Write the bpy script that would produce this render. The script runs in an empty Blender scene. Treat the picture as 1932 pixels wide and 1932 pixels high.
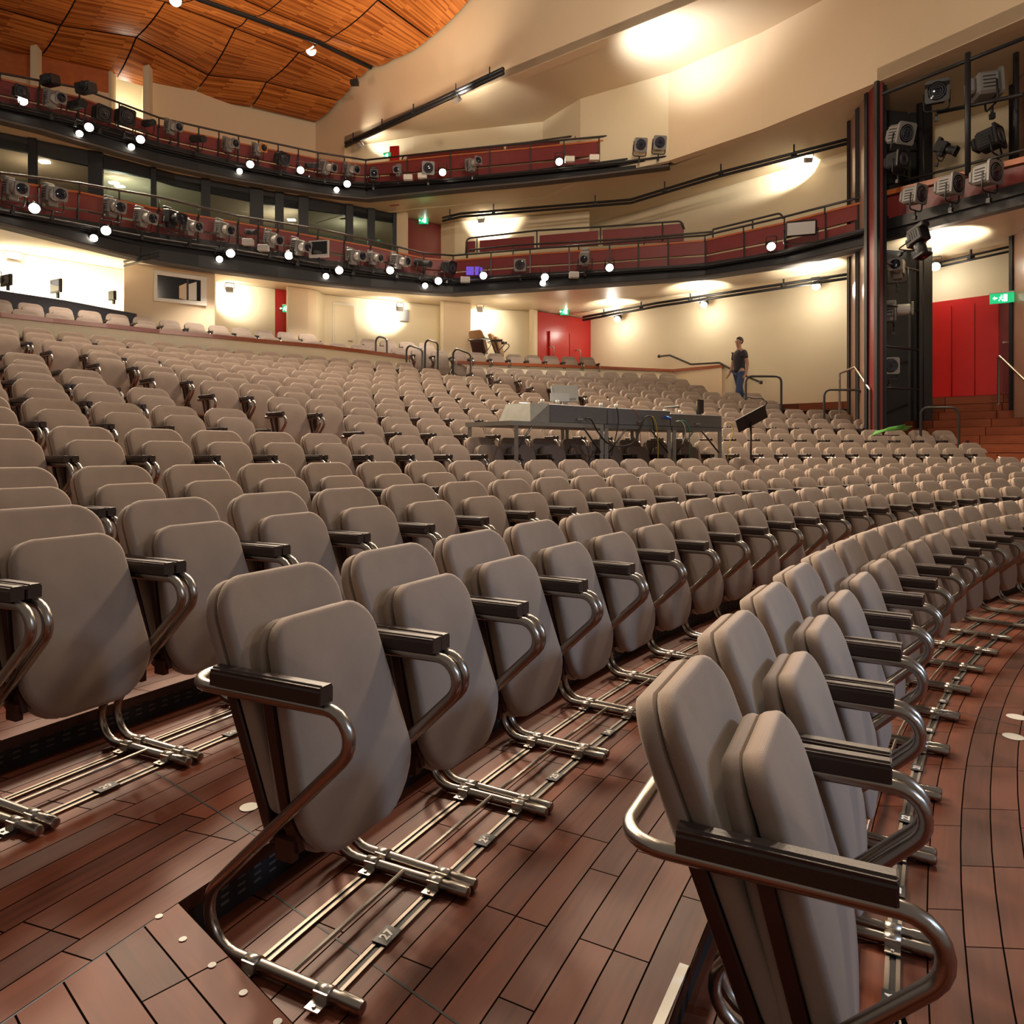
import bpy, bmesh, math, random
from math import sin, cos, pi, radians, hypot, atan2
from mathutils import Vector, Matrix
random.seed(7)
SC = bpy.context.scene
COL = SC.collection

# ------------------------------------------------------------------ camera, world, exposure
F, CX, YH, H = 1363.1, 966.0, 854.3, 1.3479          # focal length and horizon in px of the 1932 frame, eye height in m
cam = bpy.data.cameras.new('camera'); camo = bpy.data.objects.new('camera', cam); COL.objects.link(camo)
camo.location = (0, 0, H); camo.rotation_euler = (pi/2, 0, 0)
cam.sensor_width = 36; cam.lens = F/1932*36; cam.shift_y = (YH-966)/1932; cam.clip_start = .05; cam.clip_end = 200
SC.camera = camo
w = bpy.data.worlds.new('world'); SC.world = w; w.use_nodes = True
w.node_tree.nodes['Background'].inputs[0].default_value = (1, .84, .70, 1)
w.node_tree.nodes['Background'].inputs[1].default_value = .20
SC.view_settings.view_transform = 'Standard'; SC.view_settings.look = 'None'
SC.view_settings.exposure = 0.0; SC.view_settings.gamma = 1; SC.view_settings.use_curve_mapping = False
WARM = (1, .80, .60); COOL = (.50, .72, 1)

def lamp(kind, loc, energy, color=WARM, target=None, size=60, blend=.6, radius=.15, sx=None):
    l = bpy.data.lights.new('lamp_light', kind); l.energy = energy; l.color = color
    if kind == 'SPOT': l.spot_size = radians(size); l.spot_blend = blend; l.shadow_soft_size = radius
    elif kind == 'POINT': l.shadow_soft_size = radius
    elif kind == 'AREA': l.size = sx or 1; l.spread = radians(size)
    o = bpy.data.objects.new('lamp_light', l); COL.objects.link(o); o.location = loc
    if target is not None: o.rotation_euler = (Vector(target)-Vector(loc)).to_track_quat('-Z', 'Y').to_euler()
    return o
for p, t, e, sz in (((2, 3, 8.5), (-1.5, 18.3, 12.2), 1500, 64), ((1, 3, 8.5), (6, 15, 10.6), 1350, 62), ((0, 2, 8), (-8, 14, 11.5), 620, 75)):
    lamp('SPOT', p, e, (1, .80, .60), t, sz, .8, .3)  # added spots without fixtures, they brighten the upper walls
# area lamps added to light the stalls from above and behind, the cool working light on the stage side
for x, y, z, tx, ty, e in ((-8, 11.5, 10.2, -1, 3.5, 440), (-5, 15, 10.6, 0, 5, 480), (-1, 15.5, 10.2, 1.5, 6, 420), (3, 12.8, 9.8, 3, 6, 300), (6.3, 11, 9.5, 4, 6.5, 230), (0, 8, 11, 0, 8, 120)):
    lamp('AREA', (x, y, z), e, (1, .79, .58), (tx, ty, 0), 115, sx=1.2)
lamp('SPOT', (6.0, .2, 3.2), 620, (.42, .66, 1), (1.5, 2.1, .5), 34, 1, .25)
lamp('SPOT', (12, 2.0, 6.5), 650, (.66, .76, 1), (-4.5, 10.5, 1.6), 22, .3, .2)
lamp('SPOT', (5.5, -2.0, 4.5), 240, (.84, .87, 1), (-1, 4.0, .3), 75, .7, .5)  # neutral front fill added for the seat faces
for p, t, e in (((3, 4, 5.5), (-6, 16, 7.6), 1150), ((1, 4, 5.5), (2.5, 17, 7.4), 950), ((2, 6, 5.5), (7.8, 13, 6.5), 120)):
    lamp('SPOT', p, e, (1, .80, .62), t, 62, .7, .3)  # added spots that lift the balcony fronts and the lamp bridge

# ------------------------------------------------------------------ pixel ray -> point helpers
def Z(x, y, h): Y = F*(h-H)/(YH-y); return Vector(((x-CX)/F*Y, Y, h))
def D(x, y, Y): return Vector(((x-CX)/F*Y, Y, H+(YH-y)/F*Y))
def on_line(x, A, B):                                 # the point of plan line AB that stands in column x
    u = (x-CX)/F; dx, dy = B[0]-A[0], B[1]-A[1]
    t = (u*A[1]-A[0])/(dx-u*dy); return A[0]+dx*t, A[1]+dy*t
def hz(y, Y): return H+(YH-y)/F*Y

# ------------------------------------------------------------------ materials
MATS = {}
def mat(name, col, rough=.6, metal=0, var=0, vscale=8, bump=0, bscale=200, emit=0, coat=0, spec=None, aniso=0):
    m = bpy.data.materials.new(name); m.use_nodes = True; nt = m.node_tree; b = nt.nodes['Principled BSDF']
    b.inputs['Base Color'].default_value = (*col, 1); b.inputs['Roughness'].default_value = rough; b.inputs['Metallic'].default_value = metal
    if coat: b.inputs['Coat Weight'].default_value = coat; b.inputs['Coat Roughness'].default_value = .2
    if spec is not None: b.inputs['Specular IOR Level'].default_value = spec
    tc = nt.nodes.new('ShaderNodeTexCoord')
    if var:
        n = nt.nodes.new('ShaderNodeTexNoise'); n.inputs['Scale'].default_value = vscale; n.inputs['Detail'].default_value = 5
        nt.links.new(tc.outputs['Object'], n.inputs['Vector'])
        r = nt.nodes.new('ShaderNodeMapRange'); r.inputs[3].default_value = 1-var; r.inputs[4].default_value = 1+var
        nt.links.new(n.outputs['Fac'], r.inputs[0])
        mx = nt.nodes.new('ShaderNodeVectorMath'); mx.operation = 'SCALE'; mx.inputs[0].default_value = col
        nt.links.new(r.outputs[0], mx.inputs['Scale']); nt.links.new(mx.outputs[0], b.inputs['Base Color'])
    if bump:
        n = nt.nodes.new('ShaderNodeTexNoise'); n.inputs['Scale'].default_value = bscale; n.inputs['Detail'].default_value = 2
        nt.links.new(tc.outputs['Object'], n.inputs['Vector'])
        bp = nt.nodes.new('ShaderNodeBump'); bp.inputs['Strength'].default_value = bump; bp.inputs['Distance'].default_value = .002
        nt.links.new(n.outputs['Fac'], bp.inputs['Height']); nt.links.new(bp.outputs[0], b.inputs['Normal'])
    if emit: b.inputs['Emission Color'].default_value = (*col, 1); b.inputs['Emission Strength'].default_value = emit
    MATS[name] = m; return m

def wood_mat(name, c1, c2, bw, bh, rough=.35, gap=.004, gapcol=(.006, .003, .002), grooves=0, vary=.55, grain=1.0, bias=0):
    """planks laid in UV metres: u along the boards"""
    m = bpy.data.materials.new(name); m.use_nodes = True; nt = m.node_tree; b = nt.nodes['Principled BSDF']; L = nt.links.new
    uv = nt.nodes.new('ShaderNodeUVMap')
    br = nt.nodes.new('ShaderNodeTexBrick'); br.inputs['Scale'].default_value = 1; br.inputs['Brick Width'].default_value = bw
    br.inputs['Row Height'].default_value = bh; br.inputs['Mortar Size'].default_value = gap; br.inputs['Mortar Smooth'].default_value = .3
    br.offset = .37; br.offset_frequency = 1; br.squash_frequency = 3; br.squash = 1.25; br.inputs['Bias'].default_value = bias
    br.inputs['Color1'].default_value = (0, 0, 0, 1); br.inputs['Color2'].default_value = (1, 1, 1, 1); br.inputs['Mortar'].default_value = (.5, .5, .5, 1)
    L(uv.outputs[0], br.inputs['Vector'])
    # stretched grain
    mp = nt.nodes.new('ShaderNodeMapping'); mp.inputs['Scale'].default_value = (2.2, 26, 1); L(uv.outputs[0], mp.inputs['Vector'])
    off = nt.nodes.new('ShaderNodeVectorMath'); off.operation = 'SCALE'; off.inputs['Scale'].default_value = 37.0; L(br.outputs['Color'], off.inputs[0])
    ad = nt.nodes.new('ShaderNodeVectorMath'); ad.operation = 'ADD'; L(mp.outputs[0], ad.inputs[0]); L(off.outputs[0], ad.inputs[1])
    n = nt.nodes.new('ShaderNodeTexNoise'); n.inputs['Scale'].default_value = 1.0; n.inputs['Detail'].default_value = 6; n.inputs['Distortion'].default_value = 1.2
    L(ad.outputs[0], n.inputs['Vector'])
    n2 = nt.nodes.new('ShaderNodeTexNoise'); n2.inputs['Scale'].default_value = 1.7; n2.inputs['Detail'].default_value = 3; L(uv.outputs[0], n2.inputs['Vector'])
    sep = nt.nodes.new('ShaderNodeSeparateColor'); L(br.outputs['Color'], sep.inputs[0])
    m1 = nt.nodes.new('ShaderNodeMath'); m1.operation = 'MULTIPLY'; m1.inputs[1].default_value = vary; L(sep.outputs[0], m1.inputs[0])
    m2 = nt.nodes.new('ShaderNodeMath'); m2.operation = 'MULTIPLY_ADD'; m2.inputs[1].default_value = .75*grain; L(n.outputs['Fac'], m2.inputs[0]); L(m1.outputs[0], m2.inputs[2])
    m3 = nt.nodes.new('ShaderNodeMath'); m3.operation = 'MULTIPLY_ADD'; m3.inputs[1].default_value = .5; L(n2.outputs['Fac'], m3.inputs[0]); L(m2.outputs[0], m3.inputs[2])
    m4 = nt.nodes.new('ShaderNodeMath'); m4.operation = 'SUBTRACT'; m4.inputs[1].default_value = .35; m4.use_clamp = True; L(m3.outputs[0], m4.inputs[0])
    mix = nt.nodes.new('ShaderNodeMix'); mix.data_type = 'RGBA'; mix.inputs[6].default_value = (*c1, 1); mix.inputs[7].default_value = (*c2, 1); L(m4.outputs[0], mix.inputs[0])
    mg = nt.nodes.new('ShaderNodeMix'); mg.data_type = 'RGBA'; mg.inputs[7].default_value = (*gapcol, 1); L(br.outputs['Fac'], mg.inputs[0]); L(mix.outputs[2], mg.inputs[6])
    outc = mg.outputs[2]; hsrc = br.outputs['Fac']
    if grooves:
        wv = nt.nodes.new('ShaderNodeTexWave'); wv.bands_direction = 'Y'; wv.inputs['Scale'].default_value = grooves/ (2*pi)*3.14; L(uv.outputs[0], wv.inputs['Vector'])
        rr = nt.nodes.new('ShaderNodeMapRange'); rr.inputs[1].default_value = 0; rr.inputs[2].default_value = .18; rr.inputs[3].default_value = .62; rr.inputs[4].default_value = 1; L(wv.outputs['Fac'], rr.inputs[0])
        sc = nt.nodes.new('ShaderNodeVectorMath'); sc.operation = 'SCALE'; L(outc, sc.inputs[0]); L(rr.outputs[0], sc.inputs['Scale']); outc = sc.outputs[0]
    L(outc, b.inputs['Base Color']); b.inputs['Specular IOR Level'].default_value = .22
    rg = nt.nodes.new('ShaderNodeMapRange'); rg.inputs[3].default_value = rough-.1; rg.inputs[4].default_value = rough+.16; L(n2.outputs['Fac'], rg.inputs[0]); L(rg.outputs[0], b.inputs['Roughness'])
    sp = nt.nodes.new('ShaderNodeMapRange'); sp.inputs[3].default_value = .22; sp.inputs[4].default_value = 0; L(hsrc, sp.inputs[0]); L(sp.outputs[0], b.inputs['Specular IOR Level'])
    MATS[name] = m; return m

def weave_mat(name, col):
    m = bpy.data.materials.new(name); m.use_nodes = True; nt = m.node_tree; b = nt.nodes['Principled BSDF']; L = nt.links.new
    tc = nt.nodes.new('ShaderNodeTexCoord'); vo = []
    for ax, sc in (('DIAGONAL', 150), ('Z', 190)):
        wv = nt.nodes.new('ShaderNodeTexWave'); wv.bands_direction = ax; wv.inputs['Scale'].default_value = sc; wv.inputs['Distortion'].default_value = .6; wv.inputs['Detail'].default_value = 1
        L(tc.outputs['Object'], wv.inputs['Vector']); vo.append(wv)
    mu = nt.nodes.new('ShaderNodeMath'); mu.operation = 'MULTIPLY'; L(vo[0].outputs['Fac'], mu.inputs[0]); L(vo[1].outputs['Fac'], mu.inputs[1])
    n = nt.nodes.new('ShaderNodeTexNoise'); n.inputs['Scale'].default_value = 9; n.inputs['Detail'].default_value = 6; L(tc.outputs['Object'], n.inputs['Vector'])
    oi = nt.nodes.new('ShaderNodeObjectInfo')
    a = nt.nodes.new('ShaderNodeMath'); a.operation = 'MULTIPLY_ADD'; a.inputs[1].default_value = .30; a.inputs[2].default_value = .80; L(n.outputs['Fac'], a.inputs[0])
    a2 = nt.nodes.new('ShaderNodeMath'); a2.operation = 'MULTIPLY_ADD'; a2.inputs[1].default_value = .22; L(mu.outputs[0], a2.inputs[0]); L(a.outputs[0], a2.inputs[2])
    a3 = nt.nodes.new('ShaderNodeMath'); a3.operation = 'MULTIPLY_ADD'; a3.inputs[1].default_value = .06; L(oi.outputs['Random'], a3.inputs[0]); L(a2.outputs[0], a3.inputs[2])
    sc = nt.nodes.new('ShaderNodeVectorMath'); sc.operation = 'SCALE'; sc.inputs[0].default_value = col; L(a3.outputs[0], sc.inputs['Scale'])
    L(sc.outputs[0], b.inputs['Base Color']); b.inputs['Roughness'].default_value = .9; b.inputs['Specular IOR Level'].default_value = .2
    b.inputs['Sheen Weight'].default_value = .25; b.inputs['Sheen Roughness'].default_value = .5
    bp = nt.nodes.new('ShaderNodeBump'); bp.inputs['Strength'].default_value = .35; bp.inputs['Distance'].default_value = .0012
    L(mu.outputs[0], bp.inputs['Height']); L(bp.outputs[0], b.inputs['Normal'])
    MATS[name] = m; return m

weave_mat('seat_fabric', (.275, .208, .163))
weave_mat('tan_fabric', (.42, .23, .10))
mat('steel', (.38, .34, .30), .27, 1)
mat('bright_steel', (.50, .46, .41), .33, 1)
mat('rail_steel', (.22, .19, .16), .48, 1)
mat('leather', (.035, .020, .015), .42, bump=.25, bscale=160)
mat('dark_wood', (.045, .014, .009), .35, var=.2)
mat('black', (.012, .012, .014), .45)
mat('black_matt', (.02, .02, .022), .8)
mat('vent_black', (.012, .010, .010), .6)
mat('wall_cream', (.76, .66, .46), .55, var=.03, vscale=1.5)
mat('wall_peach', (.76, .60, .40), .6, var=.03, vscale=1.5)
mat('soffit', (.72, .58, .39), .38, var=.03, vscale=1)
mat('white_paint', (.80, .76, .66), .45)
mat('burgundy', (.20, .030, .028), .38, var=.12, vscale=5, bump=.2, bscale=60)
mat('red_paint', (.46, .018, .018), .25, var=.1, vscale=2)
mat('brown_panel', (.30, .17, .12), .28, var=.1, vscale=3, bump=.3, bscale=40)
mat('cap_wood', (.30, .075, .025), .3, var=.25, vscale=6)
mat('orange_wood', (.48, .13, .035), .35, var=.25, vscale=6)
mat('lamp_grey', (.20, .195, .185), .45, var=.05)
mat('lamp_silver', (.50, .49, .47), .38)
mat('lens', (.008, .010, .022), .06)
mat('lens_dark', (.010, .010, .012), .08)
mat('gel_amber', (.55, .22, .05), .5)
mat('plate_white', (.8, .78, .7), .6)
mat('glow', (1, .90, .74), .5, emit=26)
mat('glow_soft', (1, .93, .80), .5, emit=7)
mat('exit_green', (.0, .42, .16), .5, emit=1.0)
mat('exit_white', (.9, 1, .95), .5, emit=1.6)
mat('purple_glow', (.12, .06, .6), .5, emit=.7)
mat('desk_grey', (.16, .16, .16), .38, metal=.4, var=.15, vscale=30)
mat('desk_light', (.27, .265, .23), .42, metal=.3, var=.2, vscale=12)
mat('monitor_grey', (.38, .37, .33), .6)
mat('cable_black', (.012, .012, .012), .5); mat('cable_yellow', (.55, .45, .03), .5); mat('cable_green', (.03, .28, .14), .5)
mat('cable_blue', (.02, .12, .5), .4); mat('cable_red', (.35, .06, .04), .5)
mat('leaf', (.10, .32, .05), .5); mat('skin', (.45, .24, .16), .6); mat('hair', (.03, .018, .012), .7)
mat('shirt', (.035, .032, .04), .85); mat('jeans', (.05, .08, .18), .85); mat('shoe', (.03, .025, .02), .6)
mat('handrail_black', (.035, .032, .030), .35)
mat('room_dark', (.10, .085, .075), .8, var=.2, vscale=2)
mat('room_green', (.24, .26, .19), .7, var=.2, vscale=2)
mat('number_white', (.75, .72, .66), .6)
mat('desk_panel', (.035, .035, .045), .6)
g = mat('glass', (.9, .95, .93), .03); g.node_tree.nodes['Principled BSDF'].inputs['Transmission Weight'].default_value = 1
g.node_tree.nodes['Principled BSDF'].inputs['IOR'].default_value = 1.25
wood_mat('floor_boards', (.036, .009, .005), (.165, .043, .019), .45, .090, .46, .0026, vary=.75, grain=1.1)
wood_mat('step_boards', (.085, .022, .012), (.30, .085, .036), .8, .165, .32, .006, vary=.7)
wood_mat('ceiling_strips', (.24, .055, .010), (.68, .24, .055), .9, .055, .32, .0015, grooves=0, vary=1.0, grain=.55, gapcol=(.12, .03, .01))

# ------------------------------------------------------------------ mesh helpers
def obj(name, bm, m, parent=None, smooth=False, loc=None):
    me = bpy.data.meshes.new(name)
    if smooth:
        for f in bm.faces: f.smooth = True
    bm.normal_update(); bm.to_mesh(me); bm.free()
    for k in (m if isinstance(m, (list, tuple)) else [m]): me.materials.append(MATS[k])
    o = bpy.data.objects.new(name, me); COL.objects.link(o)
    if parent: o.parent = parent
    if loc is not None: o.location = loc
    if smooth:
        try:
            md = o.modifiers.new('wn', 'WEIGHTED_NORMAL'); o.modifiers.remove(md)
            me.set_sharp_from_angle(angle=radians(40))
        except Exception: pass
    return o
def empty(name, loc=(0, 0, 0), rz=0):
    o = bpy.data.objects.new(name, None); COL.objects.link(o); o.location = loc; o.rotation_euler = (0, 0, rz); o.empty_display_size = .1; return o
def tag(o, label, cat, group=None, kind=None):
    if label: o['label'] = label
    if cat: o['category'] = cat
    if group: o['group'] = group
    if kind: o['kind'] = kind
    return o
def struct(o, label=None): o['kind'] = 'structure'; (label and o.__setitem__('label', label)); return o
def box(bm, c, s, M=None, mi=0, rz=0):
    R = Matrix.Rotation(rz, 4, 'Z'); vs = []
    for dx in (-.5, .5):
        for dy in (-.5, .5):
            for dz in (-.5, .5):
                v = Vector(c)+(R @ Vector((dx*s[0], dy*s[1], dz*s[2])))
                vs.append(bm.verts.new(M @ v if M else v))
    for f in ((0, 1, 3, 2), (4, 6, 7, 5), (0, 4, 5, 1), (2, 3, 7, 6), (0, 2, 6, 4), (1, 5, 7, 3)):
        bm.faces.new([vs[i] for i in f]).material_index = mi
    return vs
def fillet(P, r, n=5, closed=False):
    P = [Vector(p) for p in P]; out = []; N = len(P); rr = r if isinstance(r, (list, tuple)) else [r]*N
    for i in range(N):
        if not closed and i in (0, N-1): out.append(P[i]); continue
        a, b, c = P[i-1], P[i], P[(i+1) % N]; u = (a-b).normalized(); v = (c-b).normalized()
        ang = u.angle(v)
        if ang > pi-.02 or rr[i] <= 0: out.append(b); continue
        t = min(rr[i]/math.tan(ang/2), (a-b).length*.49, (c-b).length*.49); r_ = t*math.tan(ang/2)
        cen = b+(u+v).normalized()*(r_/sin(ang/2)); s = b+u*t-cen; e = b+v*t-cen; q = s.angle(e)
        for k in range(n+1):
            f = k/n; out.append(cen+(s*sin((1-f)*q)+e*sin(f*q))/max(sin(q), 1e-6))
    return out
def tube(bm, pts, r, n=8, closed=False, cap=True, mi=0):
    pts = [Vector(p) for p in pts]; N = len(pts); rings = []; prev = None
    for i, p in enumerate(pts):
        t = (pts[(i+1) % N]-pts[i-1]) if closed or 0 < i < N-1 else (pts[1]-pts[0] if i == 0 else pts[-1]-pts[-2])
        t.normalize()
        if prev is None:
            up = Vector((0, 0, 1)) if abs(t.z) < .9 else Vector((1, 0, 0)); x = t.cross(up).normalized()
        else: x = (prev-t*prev.dot(t)).normalized()
        prev = x; y = t.cross(x); rad = r[i] if isinstance(r, (list, tuple)) else r
        rings.append([bm.verts.new(p+(x*cos(2*pi*k/n)+y*sin(2*pi*k/n))*rad) for k in range(n)])
    for i in range(N if closed else N-1):
        A, B = rings[i], rings[(i+1) % N]
        for k in range(n):
            f = bm.faces.new((A[k], A[(k+1) % n], B[(k+1) % n], B[k])); f.material_index = mi; f.smooth = True
    if cap and not closed:
        bm.faces.new(rings[0][::-1]).material_index = mi; bm.faces.new(rings[-1]).material_index = mi
def lathe(bm, prof, M, n=16, mi=0):                    # prof: (radius, axial) pairs along local z of M
    rings = [[bm.verts.new(M @ Vector((r*cos(2*pi*k/n), r*sin(2*pi*k/n), z))) for k in range(n)] for r, z in prof]
    for A, B in zip(rings, rings[1:]):
        for k in range(n):
            f = bm.faces.new((A[k], A[(k+1) % n], B[(k+1) % n], B[k])); f.material_index = mi; f.smooth = True
    bm.faces.new(rings[0][::-1]).material_index = mi; bm.faces.new(rings[-1]).material_index = mi
def poly_z(bm, pts, z, dz=None, mi=0):                 # flat polygon (or slab of thickness dz above z)
    vs = [bm.verts.new((p[0], p[1], z)) for p in pts]
    bm.faces.new(vs).material_index = mi
    if dz:
        ws = [bm.verts.new((p[0], p[1], z+dz)) for p in pts]; bm.faces.new(ws[::-1]).material_index = mi
        for i in range(len(vs)):
            j = (i+1) % len(vs); bm.faces.new((vs[j], vs[i], ws[i], ws[j])).material_index = mi
def wallpanel(bm, A, B, z0, z1, th=.12, mi=0):         # vertical solid wall, thickness away from the camera
    A = Vector((A[0], A[1], 0)); B = Vector((B[0], B[1], 0)); d = (B-A).normalized(); nrm = Vector((-d.y, d.x, 0))
    if nrm.dot((A+B)/2) < 0: nrm = -nrm
    P = []
    for q in (A, B, B+nrm*th, A+nrm*th): P.append((q.x, q.y))
    poly_z(bm, P, z0, z1-z0, mi)
def band(bm, lo, hi, th, mi=0, front=0.0):             # solid strip between two 3D polylines, extruded away from the camera
    N = len(lo); nr = []
    for i in range(N):
        a = lo[max(0, i-1)]; b = lo[min(N-1, i+1)]; d = Vector((b[0]-a[0], b[1]-a[1], 0)).normalized(); n_ = Vector((-d.y, d.x, 0))
        if n_.dot(Vector((lo[i][0], lo[i][1], 0))) < 0: n_ = -n_
        nr.append(n_)
    V = [[bm.verts.new(Vector(q)+nr[i]*o) for i, q in enumerate(L)] for L, o in ((lo, -front), (hi, -front), (hi, th), (lo, th))]
    for a in range(4):
        A, B = V[a], V[(a+1) % 4]
        for i in range(N-1): bm.faces.new((A[i], A[i+1], B[i+1], B[i])).material_index = mi
    bm.faces.new([V[a][0] for a in (3, 2, 1, 0)]).material_index = mi; bm.faces.new([V[a][-1] for a in range(4)]).material_index = mi
def recalc(bm): bmesh.ops.recalc_face_normals(bm, faces=bm.faces); return bm
ORD = 'first second third fourth fifth sixth seventh eighth ninth tenth eleventh twelfth thirteenth fourteenth fifteenth sixteenth seventeenth eighteenth nineteenth twentieth'.split()
def ordw(i):
    if i < 20: return ORD[i]
    t = ['twenty', 'thirty', 'forty'][(i+1)//10-2]; u = (i+1) % 10
    return t+'-'+ORD[u-1] if u else {'twenty': 'twentieth', 'thirty': 'thirtieth', 'forty': 'fortieth'}[t]

# ------------------------------------------------------------------ the stalls: curved rows
ROWS = [(14.274, -5.468, 15.181, 0.0), (13.719, -5.109, 15.642, .132), (13.164, -4.749, 16.111, .260), (12.609, -4.390, 16.599, .377),
        (12.054, -4.031, 17.119, .627), (11.499, -3.672, 17.479, .878), (10.944, -3.313, 17.943, 1.126), (10.389, -2.954, 18.244, 1.359),
        (9.834, -2.594, 18.594, 1.599), (9.279, -2.235, 18.903, 1.830), (8.723, -1.876, 19.283, 2.065), (8.168, -1.517, 19.633, 2.293),
        (7.613, -1.158, 19.948, 2.515), (6.781, -.619, 20.54, 3.06), (6.28, -.295, 20.9, 3.36)]
S = .509
def rp(r, a, off=0.0, z=None):
    X, Y, R, zz = ROWS[r]; return Vector((X-(R+off)*cos(a), Y+(R+off)*sin(a), zz if z is None else z))
NOSE = .44                                             # riser stands this far behind the arm line
def uvgrid(name, rings, m, parent=None, flip=False):
    """rings: list of equal-length lists of points (boards run along the list); UV in metres"""
    bm = bmesh.new(); uvl = bm.loops.layers.uv.new('UVMap'); V = []; UVs = {}; vv = 0
    for j, L in enumerate(rings):
        u = 0; row = []
        if j: vv += (Vector(L[len(L)//3])-Vector(rings[j-1][len(L)//3])).length
        for i, p in enumerate(L):
            if i: u += (Vector(p)-Vector(L[i-1])).length
            v = bm.verts.new(p); row.append(v); UVs[v] = (u, vv)
        V.append(row)
    for A, B in zip(V, V[1:]):
        for i in range(len(A)-1):
            f = bm.faces.new((A[i], A[i+1], B[i+1], B[i]) if not flip else (A[i], B[i], B[i+1], A[i+1]))
            for l in f.loops: l[uvl].uv = UVs[l.vert]
    return obj(name, bm, m, parent)
def arange(a0, a1, n): return [a0+(a1-a0)*i/(n-1) for i in range(n)]
AEND = .441                                            # near end of the platform of the second row
floor = empty('floor'); struct(floor, 'stepped red-brown hardwood floor of the stalls')
for r in range(0, 13):
    A0 = .02 if r != 1 else .40; A1 = (1.62, 1.62, 1.62, 1.62, 1.33, 1.345, 1.315, 1.35, 1.30, 1.30, 1.285, 1.285, 1.30)[r]
    A = arange(A0, A1, 90); X, Y, R, z = ROWS[r]
    if r == 0: rings = [[rp(0, a, o) for a in arange(.02, 1.62, 90)] for o in (-8, -4, -2, -.9, -.3, .10, NOSE+.02)]
    else: rings = [[rp(r-1, a, NOSE-.02, z) for a in A], [rp(r-1, a, NOSE+.30, z)*.5+rp(r, a, .1, z)*.5 for a in A], [rp(r, a, NOSE+.02) for a in A]]
    o = uvgrid('tread', rings, 'floor_boards', floor, flip=False)
    # nosing board and riser to the row behind
    if r == 1: A = arange(AEND, A1, 90)
    if r < 12:
        z2 = ROWS[r+1][3]; lo = [rp(r, a, NOSE, z) for a in A]; hi = [rp(r, a, NOSE, z2-.035) for a in A]
        bm = bmesh.new(); band(bm, lo, hi, .02); obj('riser', recalc(bm), 'vent_black', floor)
        bm = bmesh.new(); band(bm, [rp(r, a, NOSE, z2-.036) for a in A], [rp(r, a, NOSE, z2-.001) for a in A], .03, front=.02)
        obj('nosing', recalc(bm), 'dark_wood', floor)
# vent slots pressed into the risers that show at the front
bm = bmesh.new()
for r, k0, k1 in ((1, .45, .80), (2, .40, .60)):
    z = ROWS[r][3]; a = k0
    while a < k1:
        for dz in (.035, .055, .075):
            p = rp(r, a, NOSE-.002, z+dz); q = rp(r, a+.0016, NOSE-.002, z+dz)
            box(bm, (p+q)/2, (.004, (q-p).length, .006), rz=-a)
        a += .0035
obj('vent_slots', bm, 'room_dark', floor)['kind'] = 'stuff'
# aisle block at the near end, level with the third row
zA = ROWS[2][3]
rings = [[rp(1, a, o, zA) for a in arange(.02, .398, 20)] for o in arange(-1.6, NOSE-.021, 4)]
uvgrid('aisle_boards', rings, 'floor_boards', floor)
P1 = rp(1, AEND, NOSE-.021, zA); dE = Vector((.725, -.688, 0)); P0 = P1+dE*1.35
def planar(name, pts, d, m, parent=None):              # flat floor piece, boards along d
    bm = bmesh.new(); uvl = bm.loops.layers.uv.new('UVMap'); f = bm.faces.new([bm.verts.new(p) for p in pts]); n_ = Vector((-d.y, d.x, 0))
    for l in f.loops: l[uvl].uv = (l.vert.co.dot(d), l.vert.co.dot(n_)-P1.dot(n_))
    return obj(name, bm, m, parent)
planar('aisle_edge_boards', [P1, P0]+[rp(1, .398, o, zA) for o in arange(-1.5, NOSE-.021, 6)], dE, 'floor_boards', floor)
bm = bmesh.new(); dn = Vector((0, 0, zA))
vs = [bm.verts.new(q) for q in (P0-dn, P1-dn, P1, P0)]; bm.faces.new(vs)
obj('aisle_side', bm, 'dark_wood', floor)
for px_, py_ in ((300, 1729), (345, 1772), (400, 1821), (459, 1873), (524, 1928)):
    bm = bmesh.new(); p = Z(px_, py_, zA+.001); lathe(bm, [(.0085, 0), (.0085, .0012)], Matrix.Translation(p), 20); tag(obj('marker_dot', bm, 'plate_white'),
        'cream marker dot inlaid in the aisle floor edge, %s from the top' % ordw([300, 345, 400, 459, 524].index(px_)), 'floor marker', 'marker dots along the aisle edge')
bm = bmesh.new(); p = Z(470, 1523, zA+.001); lathe(bm, [(.028, 0), (.028, .0015)], Matrix.Translation(p), 28)
tag(obj('floor_cap', bm, 'plate_white'), 'round cream socket cap set flush in the boards beside seat twenty-seven', 'floor cap')
for i, (px_, py_) in enumerate(((1918, 1353), (1912, 1390))):
    bm = bmesh.new(); p = Z(px_, py_, .001); lathe(bm, [(.045, 0), (.045, .0015)], Matrix.Translation(p), 28)
    tag(obj('floor_cap', bm, 'plate_white'), 'pale round socket cap in the boards before the front row, %s one' % ('farther', 'nearer')[i], 'floor cap', 'socket caps before the front row')
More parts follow.
